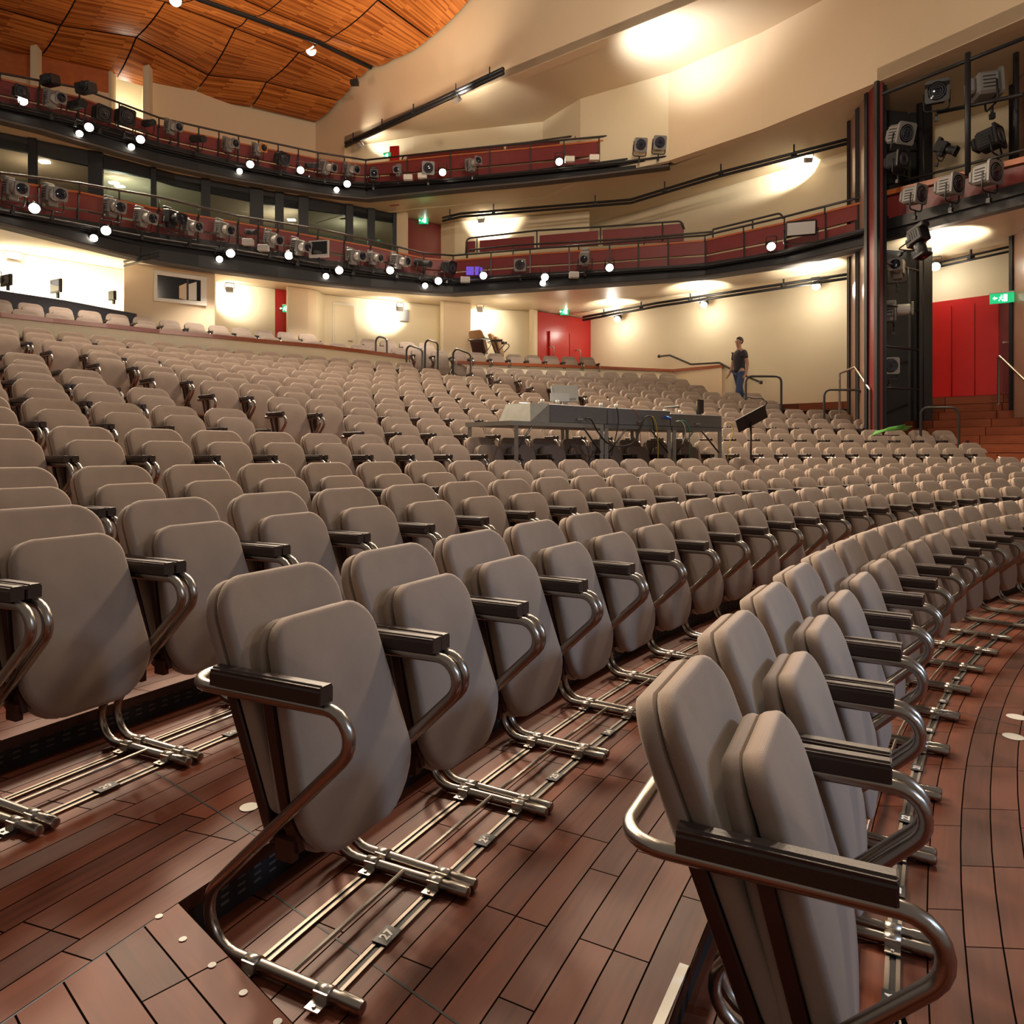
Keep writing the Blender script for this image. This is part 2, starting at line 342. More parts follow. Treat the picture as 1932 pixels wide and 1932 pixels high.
# dark joints of the floor traps
def joint(a, b, z, w_=.006):
    bm = bmesh.new(); p, q = Z(*a, z+.0008), Z(*b, z+.0008); d = (q-p).normalized(); n_ = Vector((-d.y, d.x, 0))*w_/2
    bm.faces.new([bm.verts.new(v) for v in (p-n_, q-n_, q+n_, p+n_)]); obj('floor_joint', bm, 'vent_black', floor)
joint((250, 1430), (492, 1582), zA); joint((500, 1676), (905, 1960), ROWS[1][3])
joint((1802, 1342), (1960, 1378), 0, .008)
bm = bmesh.new(); p, q = Z(1291, 1822, ROWS[1][3]), Z(1238, 1945, ROWS[1][3]); d = (q-p).normalized()
box(bm, (p+q)/2+Vector((0, 0, .002)), (.022, (q-p).length, .004), rz=atan2(d.y, d.x)-pi/2)
tag(obj('edge_strip', bm, 'plate_white'), 'cream metal strip along the step edge behind the nearest seat', 'edge strip')

# ------------------------------------------------------------------ the seat
PADY = .2285
def outline(w0, w1, h, rt, rb, n=5, crown=.02, sag=.0):
    """rounded trapezium in (u, v): bottom width w0, top width w1"""
    P = [(-w0/2, 0), (w0/2, 0), (w1/2, h), (-w1/2, h)]
    pts = fillet([Vector((a, b, 0)) for a, b in P], [rb, rb, rt, rt], n, closed=True)
    out = []
    for p in pts:
        f = 1-(2*p.x/max(w0, w1))**2
        out.append((p.x, p.y+(crown*f if p.y > h*.5 else -sag*f)))
    return out
def slab(bm, out, th, M, edge=.012, rings=3, dome=.01, back_dome=0, curve=None, mi=0):
    """pillow between w=0 (rear) and w=th (front)"""
    cx = sum(p[0] for p in out)/len(out); cy = (min(p[1] for p in out)+max(p[1] for p in out))/2
    ext = max(max(p[0] for p in out)-cx, .01)
    def ring(ins, w_):
        s = 1-ins/ext; L = []
        for x, y in out:
            X, Y_ = cx+(x-cx)*s, cy+(y-cy)*(1-ins/(ext*1.25))
            q = Vector((X, Y_, w_+(curve(X, Y_) if curve else 0))); L.append(bm.verts.new(M @ q))
        return L
    seq = [(ext*.5, -back_dome), (edge*.9, -back_dome*.4), (edge*.25, edge*.35), (0, edge), (0, th-edge)]
    for k in range(1, rings+1):
        t = k/rings*pi/2; seq.append((edge*(1-cos(t)), th-edge+edge*sin(t)))
    seq += [(edge*2.6, th+dome*.45), (ext*.42, th+dome*.85), (ext*.75, th+dome)]
    R = [ring(*s) for s in seq]; n = len(out)
    for A, B in zip(R, R[1:]):
        for k in range(n): f = bm.faces.new((A[k], A[(k+1) % n], B[(k+1) % n], B[k])); f.material_index = mi
    bm.faces.new(R[0][::-1]).material_index = mi; bm.faces.new(R[-1]).material_index = mi
    for f in bm.faces: f.smooth = True
def plane(bx, bz, tx, tz):                             # local frame: u -> y, v -> up the slab, w -> forward normal
    d = Vector((tx-bx, 0, tz-bz)).normalized(); nrm = Vector((d.z, 0, -d.x)); M = Matrix.Identity(4)
    M.col[0] = (0, 1, 0, 0); M.col[1] = (*d, 0); M.col[2] = (*nrm, 0); M.col[3] = (bx, 0, bz, 1)
    return M, Vector((tx-bx, 0, tz-bz)).length
def seat_parts(hi):
    n = 6 if hi else 3; ns = 14 if hi else 7; P = {}
    # bent steel tube frame: foot, slanting leg, arm, wrap behind the back, mirrored
    side = [(.085, .0), (-.496, .0), (.158, .628), (-.445, .628)]
    pts = [(x, -PADY, z+.020) for x, z in side]+[(x, PADY, z+.020) for x, z in side[::-1]]
    path = fillet(pts, [0, .09, .062, .085, .085, .062, .09, 0], 8 if hi else 4)
    bm = bmesh.new(); tube(bm, path, .0150, ns); P['frame'] = bm
    for s in (-1, 1):
        bm = bmesh.new(); o2 = [(-.022, 0), (.022, 0), (.0225, .034), (.016, .043), (-.016, .043), (-.0225, .034)]
        A = [bm.verts.new((-.335, s*PADY+y, .660+z)) for y, z in o2]; B = [bm.verts.new((.0, s*PADY+y, .660+z)) for y, z in o2]
        C1 = [bm.verts.new((.004, s*PADY+y*.9, .661+z*.96)) for y, z in o2]
        for U, V in ((A, B), (B, C1)):
            for k in range(6): bm.faces.new((U[k], U[(k+1) % 6], V[(k+1) % 6], V[k]))
        bm.faces.new(A[::-1]); bm.faces.new(C1)
        if hi: bmesh.ops.bevel(bm, geom=[e for e in bm.edges if e.calc_length() > .2 and max(v.co.z for v in e.verts) > .67], offset=.005, segments=2, affect='EDGES')
        P['armrest%d' % s] = recalc(bm)
    M, L = plane(-.205, .345, -.408, .874)
    bow = lambda u, v: -.35*(.045-u*u)*1.0 if False else .45*u*u
    bm = bmesh.new(); slab(bm, outline(.41, .425, L, .085, .03, n, .022), .046, M, .016, 3 if hi else 2, .008, curve=bow); P['backrest'] = bm
    Mr = M @ Matrix.Translation((0, L*.58, -.038))
    bm = bmesh.new(); slab(bm, outline(.425, .425, L*.42, .085, .012, n, .022), .038, Mr, .012, 2, .0, .006, curve=bow); P['rear_cushion'] = bm
    bm = bmesh.new(); slab(bm, outline(.405, .42, L*.66, .01, .02, max(2, n//2), .0), .030, M @ Matrix.Translation((0, -.06, -.032)), .004, 1, .0, curve=bow); P['back_shell'] = bm
    M2, L2 = plane(-.142, .262, -.282, .772)
    bw2 = lambda u, v: .25*u*u
    o = outline(.425, .362, L2, .075, .115, n, .024, .034)
    o = [(x*(1+.05*math.exp(-((y-.15)/.12)**2)), y) for x, y in o]
    bm = bmesh.new(); slab(bm, o, .036, M2, .014, 2, .0, .010, curve=bw2); P['seat'] = bm
    bm = bmesh.new(); slab(bm, [(x*1.01, y) for x, y in o], .050, M2 @ Matrix.Translation((0, 0, .034)), .015, 3 if hi else 2, .012, curve=lambda u, v: .25*u*u+.020*sin(max(0, min(1, v/L2))*pi)); P['seat_underside'] = bm
    for s in (-1, 1):
        bm = bmesh.new(); vs = []
        for u, v in ((.198, .02), (.205, .12), (.200, .30), (.190, L2*.80)):
            for w_ in (.020, .046): vs.append((s*u, v, w_+.01))
        V = [[bm.verts.new(M2 @ Vector((a+s*e, b, c))) for a, b, c in vs] for e in (-.008, .010)]
        for k in range(3):
            for q in V: bm.faces.new((q[2*k], q[2*k+1], q[2*k+3], q[2*k+2]))
            bm.faces.new((V[0][2*k], V[1][2*k], V[1][2*k+2], V[0][2*k+2])); bm.faces.new((V[0][2*k+1], V[0][2*k+3], V[1][2*k+3], V[1][2*k+1]))
        box(bm, (-.13, s*.210, .30), (.05, .022, .05))
        P['side_plate%d' % s] = recalc(bm)
    if hi:
        bm = bmesh.new(); tube(bm, [(-.105, -PADY, .028), (-.105, PADY, .028)], .0065, 8); P['stretcher'] = bm
        for s in (-1, 1):
            for x in (-.215, .0):
                bm = bmesh.new(); tube(bm, [(x-.02, s*PADY, .020), (x+.02, s*PADY, .020)], .0185, 14)
                box(bm, (x, s*PADY-.030, .012), (.038, .035, .004)); box(bm, (x, s*PADY-.018, .022), (.038, .004, .022))
                lathe(bm, [(.005, 0), (.004, .004)], Matrix.Translation((x, s*PADY-.038, .014)), 8)
                P['clamp%d%d' % (s, x < -.1)] = recalc(bm)
            bm = bmesh.new(); lathe(bm, [(.017, 0), (.017, .05), (.014, .058), (.006, .061)], Matrix.Translation((.045, s*PADY, .020)) @ Matrix.Rotation(pi/2, 4, 'Y'), 16)
            P['foot_cap%d' % s] = bm
    return P
MATOF = dict(frame='steel', armrest='leather', backrest='seat_fabric', rear_cushion='seat_fabric', back_shell='dark_wood', seat='seat_fabric',
             seat_underside='seat_fabric', side_plate='dark_wood', stretcher='bright_steel', clamp='bright_steel', foot_cap='steel')
SUB = {'rear_cushion': 'backrest', 'back_shell': 'backrest', 'seat_underside': 'seat', 'side_plate': 'seat'}
PLAB = {'armrest': 'dark brown leather-covered arm pad', 'back_shell': 'dark wooden shell of the backrest', 'side_plate': 'dark wooden side plate of the seat', 'clamp': 'bright steel floor clamp'}
def proto_seat(hi, fab='seat_fabric'):
    root = empty('theatre_seat'); made = {}
    P = seat_parts(hi)
    for k, bm in P.items():
        nm = k.rstrip('-01') if k[:3] in ('arm', 'cla', 'foo', 'sid') else k
        m = MATOF[nm]; m = fab if m == 'seat_fabric' else m
        o = obj(nm, bm, m, None, smooth=nm not in ('armrest', 'side_plate', 'clamp'))
        if nm in PLAB: o['label'] = PLAB[nm]
        made[k] = o; o.parent = made[SUB[nm]] if nm in SUB else root
    return root
def copy_tree(o, parent=None):
    c = o.copy(); COL.objects.link(c); c.parent = parent
    for ch in KIDS[o.name]: copy_tree(ch, c)
    return c
KIDS = {}
def index_kids(o): KIDS[o.name] = list(o.children); [index_kids(c) for c in o.children]

# row: list of (phase angle, seat pitch factor, first, last, block)
BL = {0: [(.4464, 1, 0, 15, '')], 1: [(.4418, 8.86/9, 0, 21, '')], 2: [(.5023, 10.95/11, -3, 23, '')], 3: [(.5280, 1, -3, 27, '')],
      4: [(.5541, 17.22/17, -2, 26, '')],
      5: [(.5410, 1, -2, 3, 'L'), (.5410, 20.44/20, 6, 28, 'M')], 6: [(.5640, 1, -2, 2, 'L'), (.5640, 23.45/23, 5, 27, 'M')],
      7: [(.5817, 1, -2, 1, 'L'), (.5817, 26.21/26, 4, 28, 'M')],
      8: [(.6840, 1, -5, -3, 'L'), (.6840, .985, 0, 13, 'M'), (1.1431, 1, -1, 7, 'R')],
      9: [(.6733, 1, -4, -3, 'L'), (.6733, .98, 0, 14, 'M'), (1.1204, 1, 0, 9, 'R')],
      10: [(.6661, .975, 0, 15, 'M'), (1.1257, 1, 0, 8, 'R')],
      11: [(.6739, 1, -1, 14, 'M'), (1.1252, 1, 0, 9, 'R')],
      12: [(.6913, .975, -1, 14, 'M'), (1.1777, 1, -2, 8, 'R')]}
seats = []                                             # (distance, row, block, index in block, location, angle)
for r, L in BL.items():
    X, Y, R, z = ROWS[r]
    for a0, f, k0, k1, b in L:
        for k in range(k0, k1+1):
            a = a0+(k+.5)*S*f/R; p = rp(r, a)
            if p.y > .6: seats.append([p.length, r, b, k-k0, p, a, k, k1-k])
def chain(r, x0, x1, b):                               # rows of the raised terrace, laid between two columns of the view
    X, Y, R, z = ROWS[r]; a = .45; k = 0
    while a < 1.35:
        p = rp(r, a, .4); x = CX+F*p.x/p.y
        if x0 <= x <= x1: seats.append([p.length, r, b, k, rp(r, a), a, k, 99]); k += 1
        a += S/R
chain(13, -60, 745, 'T'); chain(14, -60, 615, 'T'); chain(14, 690, 830, 'U'); chain(13, 745, 845, 'U'); chain(13, 862, 1230, 'V')
RN = ['front', 'second', 'third', 'fourth', 'fifth', 'sixth', 'seventh', 'eighth', 'ninth', 'tenth', 'eleventh', 'twelfth', 'thirteenth', 'lower', 'upper']
PLACE = {'': '%s row counted from its near end', 'L': 'left block, %s row, counted from the left', 'M': 'middle block, %s row, counted from its left aisle', 'R': 'right block, %s row, counted from its aisle',
         'T': 'left terrace, %s row, counted from the left', 'U': 'terrace stair gap, %s row, counted from the left', 'V': 'right terrace, %s row, counted from its left end'}
seats.sort(key=lambda s: s[0])
hi_seat = proto_seat(True); lo_seat = proto_seat(False); index_kids(hi_seat); index_kids(lo_seat)
used = {hi_seat: False, lo_seat: False}; rest = []
for i, (dist, r, b, k, p, a, kk, back) in enumerate(seats):
    if i >= 300: rest.append((p, a)); continue
    src = hi_seat if dist < 6.5 else lo_seat
    if not used[src]: o = src; used[src] = True
    else: o = copy_tree(src)
    o.location = p; o.rotation_euler = (0, 0, -a)
    lift = {'': 'stalls seats', 'L': 'left block stalls seats', 'M': 'middle block stalls seats', 'R': 'right block stalls seats'}.get(b, 'terrace seats')
    tone = 'greige' if b in ('', 'L', 'M', 'R') else 'pale'
    tag(o, ('%s folding theatre seat, %s in the ' % (tone, ordw(k)))+PLACE[b] % RN[r], 'theatre seat', lift)
# the remaining far seats as one mesh
def collect(o, out, mats, M=Matrix.Identity(4)):
    if o.type == 'MESH':
        me = o.data; mm = me.materials[0].name
        out.append(([v.co.copy() for v in me.vertices], [tuple(f.vertices) for f in me.polygons], mm))
    for c in KIDS[o.name]: collect(c, out, mats)
parts = []; collect(lo_seat, parts, None)
mats = sorted({p[2] for p in parts}); V = []; Fc = []; MI = []
for p, a in rest:
    M = Matrix.Translation(p) @ Matrix.Rotation(-a, 4, 'Z')
    for vs, fs, mm in parts:
        b0 = len(V); V += [M @ v for v in vs]; Fc += [tuple(i+b0 for i in f) for f in fs]; MI += [mats.index(mm)]*len(fs)
me = bpy.data.meshes.new('far_seats'); me.from_pydata(V, [], Fc)
for mm in mats: me.materials.append(MATS[mm])
me.polygons.foreach_set('material_index', MI); me.polygons.foreach_set('use_smooth', [True]*len(Fc))
try: me.set_sharp_from_angle(angle=radians(40))
except Exception: pass
o = bpy.data.objects.new('distant_theatre_seats', me); COL.objects.link(o)
tag(o, 'the farthest greige theatre seats in the back rows and on the terrace', 'theatre seat', None, 'stuff')

def text_mesh(name, c, m='number_white'):
    tmp = bpy.data.objects.new('tmp', c); COL.objects.link(tmp); dg = bpy.context.evaluated_depsgraph_get(); dg.update()
    me = bpy.data.meshes.new_from_object(tmp.evaluated_get(dg)); bpy.data.objects.remove(tmp); bpy.data.curves.remove(c)
    me.materials.clear(); me.materials.append(MATS[m]); me.name = name
    o = bpy.data.objects.new(name, me); COL.objects.link(o); return o
# floor rails under the front rows, with seat number plates
def rail(r, a0, a1, nums):
    A = arange(a0, a1, 60)
    root = empty('seat_rails'); tag(root, 'pair of steel floor rails with number plates under the %s row' % RN[r], 'floor rail', 'seat rails')
    for off, w_ in ((.0, .036), (.215, .030)):
        bm = bmesh.new()
        for s, ww, zz in ((-1, .010, .007), (1, .010, .007), (0, w_-.004, .002)):
            band(bm, [rp(r, a, off+s*(w_/2-.005)-ww/2, ROWS[r][3]+.0005) for a in A], [rp(r, a, off+s*(w_/2-.005)-ww/2, ROWS[r][3]+zz) for a in A], ww)
        obj('rail', recalc(bm), 'rail_steel', root)
        bm = bmesh.new(); band(bm, [rp(r, a, off-.008, ROWS[r][3]+.001) for a in A], [rp(r, a, off-.008, ROWS[r][3]+.0035) for a in A], .014)
        obj('slot', recalc(bm), 'vent_black', root)
    for k, n in nums:
        f = {1: 8.86/9}.get(r, 1); a = {0: .4464, 1: .4418, 2: .5023}[r]+(k+.5)*S*f/ROWS[r][2]
        p = rp(r, a, 0, ROWS[r][3]+.010)
        bm = bmesh.new(); box(bm, (0, 0, 0), (.044, .066, .003)); pl = obj('number_plate', bm, 'black', root); pl.location = p; pl.rotation_euler = (0, 0, -a)
        c = bpy.data.curves.new('seat_number', 'FONT'); c.body = str(n); c.size = .036; c.align_x = 'CENTER'; c.align_y = 'CENTER'; c.extrude = .0004; c.offset = .0012
        t = text_mesh('seat_number', c); t.parent = pl; t.location = (0, 0, .0022); t.rotation_euler = (0, 0, pi/2)
rail(0, .452, .90, [(k, 25-k) for k in range(0, 8)])
rail(1, .4440, .80, [(k, 27-k) for k in range(0, 7)])
rail(2, .40, .62, [(-1, 28), (-2, 29), (0, 27)])
#=PART2=
# ------------------------------------------------------------------ walls, soffits, ceiling
ZS, ZB, ZC = 5.5, 8.4, 10.5                            # soffit under the lower balcony, under the upper one, high side ceiling
WA, WB = (2.38, 22.5), (7.87, 16.93)                   # plan line of the long side wall
def onW(x, off=0):
    X, Y = on_line(x, WA, WB); n_ = Vector((-.712, -.702)); return X+n_.x*off, Y+n_.y*off
def wl(name, A, B, z0, z1, m='wall_cream', th=.12, parent=None):
    bm = bmesh.new(); wallpanel(bm, A, B, z0, z1, th); o = obj(name, recalc(bm), m, parent)
    if not parent: struct(o)
    return o
FN = (16.0, 8.68)
wl('wall_right', (2.38-.02, 22.52), (16, 8.68), 0, ZC)
# lower back walls, from the bright booth on the left to the red door
def zl(x, y): p = Z(x, y, ZS); return (p.x, p.y)
low = [(-420, 395), (-60, 463), (232, 509)]
for a, b in zip(low, low[1:]): wl('wall_back', zl(*a), zl(*b), 2.4, ZS, 'wall_cream')
wl('wall_back', zl(232, 509), zl(234, 497), 2.4, ZS); wl('wall_back', zl(234, 497), zl(288, 502), 2.4, ZS, 'wall_peach')
for a, b, m in (((288, 502), (405, 515), 'wall_peach'), ((405, 515), (408, 531), 'wall_cream'), ((408, 531), (519, 545), 'wall_cream'), ((519, 545), (543, 548), 'red_paint'),
                ((543, 540), (581, 545), 'wall_peach'), ((581, 545), (597, 548), 'wall_peach'), ((597, 548), (612, 556), 'wall_cream'), ((612, 556), (833, 577), 'wall_cream'),
                ((833, 568), (888, 573), 'wall_peach'), ((888, 583), (1004, 587), 'wall_cream'), ((1004, 583), (1014, 585), 'wall_peach'), ((1014, 587), (1114, 603), 'wall_cream')):
    wl('wall_back', zl(*a), zl(*b), 2.4, ZS, m)
for a, b in (((543, 548), (543, 540)), ((833, 577), (833, 568)), ((888, 573), (888, 583)), ((1004, 587), (1004, 583))): wl('wall_back', zl(*a), zl(*b), 2.4, ZS, 'wall_cream', .06)
# fascia plan lines (pixel column, underside row) of the two balconies
B1 = [(-420, 290), (-200, 355), (0, 418), (75, 437), (150, 456), (225, 475), (300, 491), (375, 503), (450, 512), (525, 522), (600, 531), (650, 536), (700, 541), (750, 545), (800, 549), (855, 552),
      (1000, 543), (1150, 533), (1260, 525), (1330, 519), (1480, 497), (1640, 459)]
B2 = [(-420, 60), (-200, 140), (0, 222), (75, 240), (150, 262), (225, 284), (300, 305), (375, 322), (450, 337), (525, 350), (600, 362), (650, 368), (690, 372), (850, 355), (1000, 341), (1130, 326), (1262, 309)]
plan1 = [Z(x, y, ZS) for x, y in B1]; plan2 = [Z(x, y, ZB) for x, y in B2]
bm = bmesh.new(); poly_z(bm, [(p.x*1.02, p.y*1.02) for p in plan1]+[(8.37, 11.8), (11.5, 8.2), (16, 8), (16, 26), (-24, 26), (-24, 8)], ZS+.01, .25); recalc(bm)
struct(obj('ceiling', bm, 'soffit'))
bm = bmesh.new(); poly_z(bm, [(p.x*1.02, p.y*1.02) for p in plan2]+[(6.95, 13.75), (8.31, 11.73), (11.5, 7.5), (16, 7), (16, 27), (-26, 27), (-26, 9)], ZB+.012, .25); recalc(bm)
struct(obj('ceiling', bm, 'soffit'))
# middle level: wall under the upper balcony, right of the control room
def zm(x, y): p = Z(x, y, ZB); return (p.x, p.y)
for a, b, m in (((745, 403), (766, 400), 'wall_peach'), ((766, 410), (832, 424), 'burgundy'), ((832, 424), (858, 418), 'wall_peach'), ((858, 418), (1014, 407), 'wall_cream'), ((1014, 407), (1112, 397), 'wall_cream')):
    wl('wall_back', zm(*a), zm(*b), ZS, ZB, m)
# top level: side wall in facets, its downstand over the side balcony, and the back wall
top = [(-2.84, 20.9), (.85, 20.0), (1.77, 18.7), (3.78, 17.45)]
wl('wall_back', (-5.2, 21.75), top[0], ZB, ZC, 'wall_cream')
for a, b in zip(top, top[1:]): wl('wall_right', a, b, ZB, ZC+.1, 'wall_cream')
for a, b in zip([(3.78, 17.45), (5.45, 15.75), (6.95, 13.75), (8.31, 11.73)], [(5.45, 15.75), (6.95, 13.75), (8.31, 11.73), (11.5, 7.0)]): wl('wall_right', a, b, ZB, ZC+.1, 'wall_peach', .25)
FA, FB = (-4.97, 21.4), (3.79, 14.6)                   # plan of the tall face that carries the timber ceiling
fe = (FA[0]-(FB[0]-FA[0])*.123, FA[1]-(FB[1]-FA[1])*.123)
wl('wall_upper', FA, (FB[0]+(FB[0]-FA[0])*.55, FB[1]+(FB[1]-FA[1])*.55), ZC, 15.5, 'wall_peach', .3)
wl('wall_upper', fe, FA, ZB, 15.5, 'wall_peach', .3)
bm = bmesh.new(); poly_z(bm, [FA, (FB[0]+(FB[0]-FA[0])*.55, FB[1]+(FB[1]-FA[1])*.55), (14, 8), (14, 27), (-5.5, 27)], ZC+.012, .2); struct(obj('ceiling', recalc(bm), 'soffit'))
bw = [D(-330, 60, 17.2), D(-60, 110, 18.0), D(65, 118, 18.4), D(205, 150, 19.2), D(285, 165, 19.8), D(430, 190, 20.9)]
pts = [(p.x, p.y) for p in bw]+[fe]
for i, (a, b) in enumerate(zip(pts, pts[1:])):
    if i == 3: continue                                # the lit opening
    wl('wall_back', a, b, ZB, 12.6 if i > 3 else 10.9, 'wall_peach', .2)
    if i < 3: wl('wall_back', a, b, 10.9, 12.6, 'orange_wood', .2)
a, b = Vector(pts[3]), Vector(pts[4]); nb = Vector((a-b)).normalized(); nb = Vector((nb.y, -nb.x)); nb = nb if nb.dot(a) > 0 else -nb
wl('wall_back', a+nb*1.6, b+nb*1.6, ZB, 12.6, 'wall_cream'); wl('wall_back', b, b+nb*1.6, ZB, 12.6, 'wall_cream'); wl('wall_back', a, a+nb*1.6, ZB, 12.6, 'wall_cream')
lamp('POINT', (*((a+b)/2+nb*.9), 11.0), 40, (1, .9, .75))
for x in (68, 209, 279): 
    p = D(x, 150, 18.2 if x < 100 else 19.3); bm = bmesh.new(); box(bm, (p.x, p.y, 10.2), (.16, .2, 3.6)); tag(obj('column', bm, 'wall_cream'), 'slim cream column behind the upper balcony, %s from the left' % {68: 'first', 209: 'second', 279: 'third'}[x], 'column', 'cream columns behind the upper balcony')
# ------------------------------------------------------------------ timber ceiling
G = [[(-330, 20), (-80, 72), (72, 111), (219, 149), (350, 186), (473, 202), (594, 231)],
     [(-300, -40), (-30, 8), (114, 48), (257, 70), (393, 142), (502, 155), (640, 190)],
     [(-260, -150), (20, -75), (156, -32), (312, 3), (444, 53), (564, 99), (672, 150)],
     [(-200, -230), (80, -135), (215, -88), (375, -4), (470, 29), (602, 78), (700, 125)],
     [(-150, -260), (140, -165), (270, -110), (420, -18), (506, 20), (627, 70), (742, 113)],
     [(-90, -400), (230, -300), (330, -230), (480, -150), (590, -62), (713, 0), (812, 73)],
     [(0, -600), (330, -480), (420, -380), (570, -290), (685, -200), (800, -130), (895, -10)]]
ZG = [11.45, 11.9, 12.15, 12.35, 12.5, 12.9, 13.3]
def gp(j, i):
    x, y = G[j][i]
    if i == 6: X, Y = on_line(x, FA, FB); X, Y = X*.995, Y*.995; return Vector((X, Y, hz(y, Y)))
    return Z(x, y, ZG[j])
GP = [[gp(j, i) for i in range(7)] for j in range(7)]
ceil = empty('ceiling'); struct(ceil, 'undulating ceiling of thin orange-brown timber strips')
N = 10
for j in range(6):
    for i in range(6):
        a, b, c, d_ = GP[j][i], GP[j][i+1], GP[j+1][i+1], GP[j+1][i]; g_ = .013; rings = []
        for v in range(N+1):
            fv = (g_ if v == 0 else 1-g_ if v == N else v/N); row = []
            for u in range(N+1):
                fu = (g_*.8 if u == 0 else 1-g_*.8 if u == N else u/N)
                p = a.lerp(b, fu).lerp(d_.lerp(c, fu), fv); p.z -= .07*sin(fv*pi); row.append(p)
            rings.append(row)
        uvgrid('timber_panel', rings, 'ceiling_strips', ceil)
bm = bmesh.new()
V = [[bm.verts.new(p+Vector((0, .02, .08))) for p in r] for r in GP]
for A, B in zip(V, V[1:]):
    for i in range(6): bm.faces.new((A[i], A[i+1], B[i+1], B[i]))
obj('backing', bm, 'black_matt', ceil)
bm = bmesh.new(); tube(bm, [p+Vector((0, 0, -.02)) for p in GP[3]], .075, 8); tag(obj('lighting_track', bm, 'black'), 'black lighting track crossing the orange timber ceiling', 'lighting track')
for i in range(7):
    pass
# ------------------------------------------------------------------ balconies
def at_st(B, x):                                        # underside row at column x
    for (x0, y0), (x1, y1) in zip(B, B[1:]):
        if x0 <= x <= x1: return y0+(y1-y0)*(x-x0)/(x1-x0)
    return B[-1][1]
def interp(T, x):
    for (x0, *a), (x1, *b) in zip(T, T[1:]):
        if x0 <= x <= x1: return [p+(q-p)*(x-x0)/(x1-x0) for p, q in zip(a, b)]
    return list(T[-1][1:]) if x > T[-1][0] else list(T[0][1:])
# column: top of black beam, top of red front, handrail
T1 = [(-420, 258, 190, 172), (0, 393, 338, 326), (150, 415, 362, 346), (300, 441, 394, 372), (450, 462, 420, 408), (600, 489, 447, 432), (700, 505, 465, 453), (800, 519, 487, 478), (855, 526, 491, 482),
      (1000, 516, 479, 470), (1150, 509, 469, 458), (1260, 502, 459, 449), (1330, 499, 453, 444), (1480, 472, 420, 409), (1640, 429, 378, 368)]
T2 = [(-420, 25, -55, -70), (0, 193, 148, 138), (150, 224, 184, 166), (300, 270, 237, 222), (450, 307, 270, 256), (600, 337, 300, 288), (690, 345, 310, 302), (850, 338, 293, 284), (1000, 323, 279, 270), (1130, 311, 266, 258), (1262, 296, 254, 247)]
def balcony(B, T, zb, label, halves, rooms):
    root = empty('balcony'); tag(root, label, 'balcony', 'audience balconies')
    xs = sorted({x for x, _ in B}); lo = []; hi = []; cap = []; rl = []; N_ = len(xs)
    for x in xs:
        p = Z(x, at_st(B, x), zb); t = interp(T, x); Y = p.y
        lo.append(p); hi.append(D(x, t[0], Y)); cap.append(D(x, t[1], Y+.25)); rl.append(D(x, t[2], Y+.2))
    for k0, k1 in halves:
        L, Hh, C, R_ = [q[k0:k1] for q in (lo, hi, cap, rl)]
        zt = [max(.1, h.z-l.z) for h, l in zip(Hh, L)]
        for f0, f1, fr, m in ((.0, .42, .0, 'black'), (.42, .62, -.10, 'black_matt'), (.62, 1.0, .05, 'black')):
            bm = bmesh.new(); band(bm, [l+Vector((0, 0, z*f0)) for l, z in zip(L, zt)], [l+Vector((0, 0, z*f1)) for l, z in zip(L, zt)], .22, front=fr)
            obj('lighting_beam', recalc(bm), m, root)
        bm = bmesh.new(); tube(bm, [l+Vector((0, -.16, z*.72)) for l, z in zip(L, zt)], .025, 6); obj('hanging_bar', bm, 'black', root)
        base = [Vector((c.x, c.y, h.z-.05)) for c, h in zip(C, Hh)]; top_ = [c-Vector((0, 0, .04)) for c in C]
        mid = [b.lerp(t, .47) for b, t in zip(base, top_)]; mid2 = [b.lerp(t, .54) for b, t in zip(base, top_)]
        bm = bmesh.new(); band(bm, base, mid, .04); obj('front_panel', recalc(bm), 'burgundy', root)
        bm = bmesh.new(); band(bm, mid2, top_, .04, front=.03); obj('front_panel', recalc(bm), 'burgundy', root)
        bm = bmesh.new(); band(bm, [q-Vector((0, 0, .04)) for q in C], C, .16, front=.05); o = obj('cap_board', recalc(bm), 'orange_wood', root); o['label'] = 'orange-brown wooden capping board'
        bm = bmesh.new(); tube(bm, R_, .026, 8); obj('handrail', bm, 'handrail_black', root)
        for i in range(len(C)-1):
            for f in ((0, .5) if (C[i+1]-C[i]).length > .9 else (0,)):
                a, b = C[i].lerp(C[i+1], f), R_[i].lerp(R_[i+1], f); bm = bmesh.new(); tube(bm, [Vector((b.x, b.y, a.z-.06)), b], .018, 6)
                q = base[i].lerp(base[i+1], f); box(bm, q+Vector((0, -.05, (a.z-q.z)/2)), (.035, .03, a.z-q.z)); obj('post', bm, 'handrail_black', root)
    bm = bmesh.new(); band(bm, [Vector((p.x, p.y, zb+.25)) for p in lo], [Vector((p.x, p.y, zb+.30)) for p in lo], .9, front=-.05); obj('deck_edge', recalc(bm), 'black_matt', root)
    bm = bmesh.new(); band(bm, [Vector((p.x, p.y, zb-.05)) for p in lo], [Vector((p.x, p.y, zb+.0)) for p in lo], .30, front=-.02); obj('soffit_edge', recalc(bm), 'room_dark', root)
    return root
k1 = [x for x, _ in B1].index(855); k2 = [x for x, _ in B2].index(690)
balcony(B1, T1, ZS, 'lower balcony with burgundy slatted front and black beam full of stage lamps', ((0, k1+1), (k1, len(B1))), None)
balcony(B2, T2, ZB, 'upper balcony with burgundy front, wooden cap and black lamp beam below the timber ceiling', ((0, k2+1), (k2, len(B2))), None)
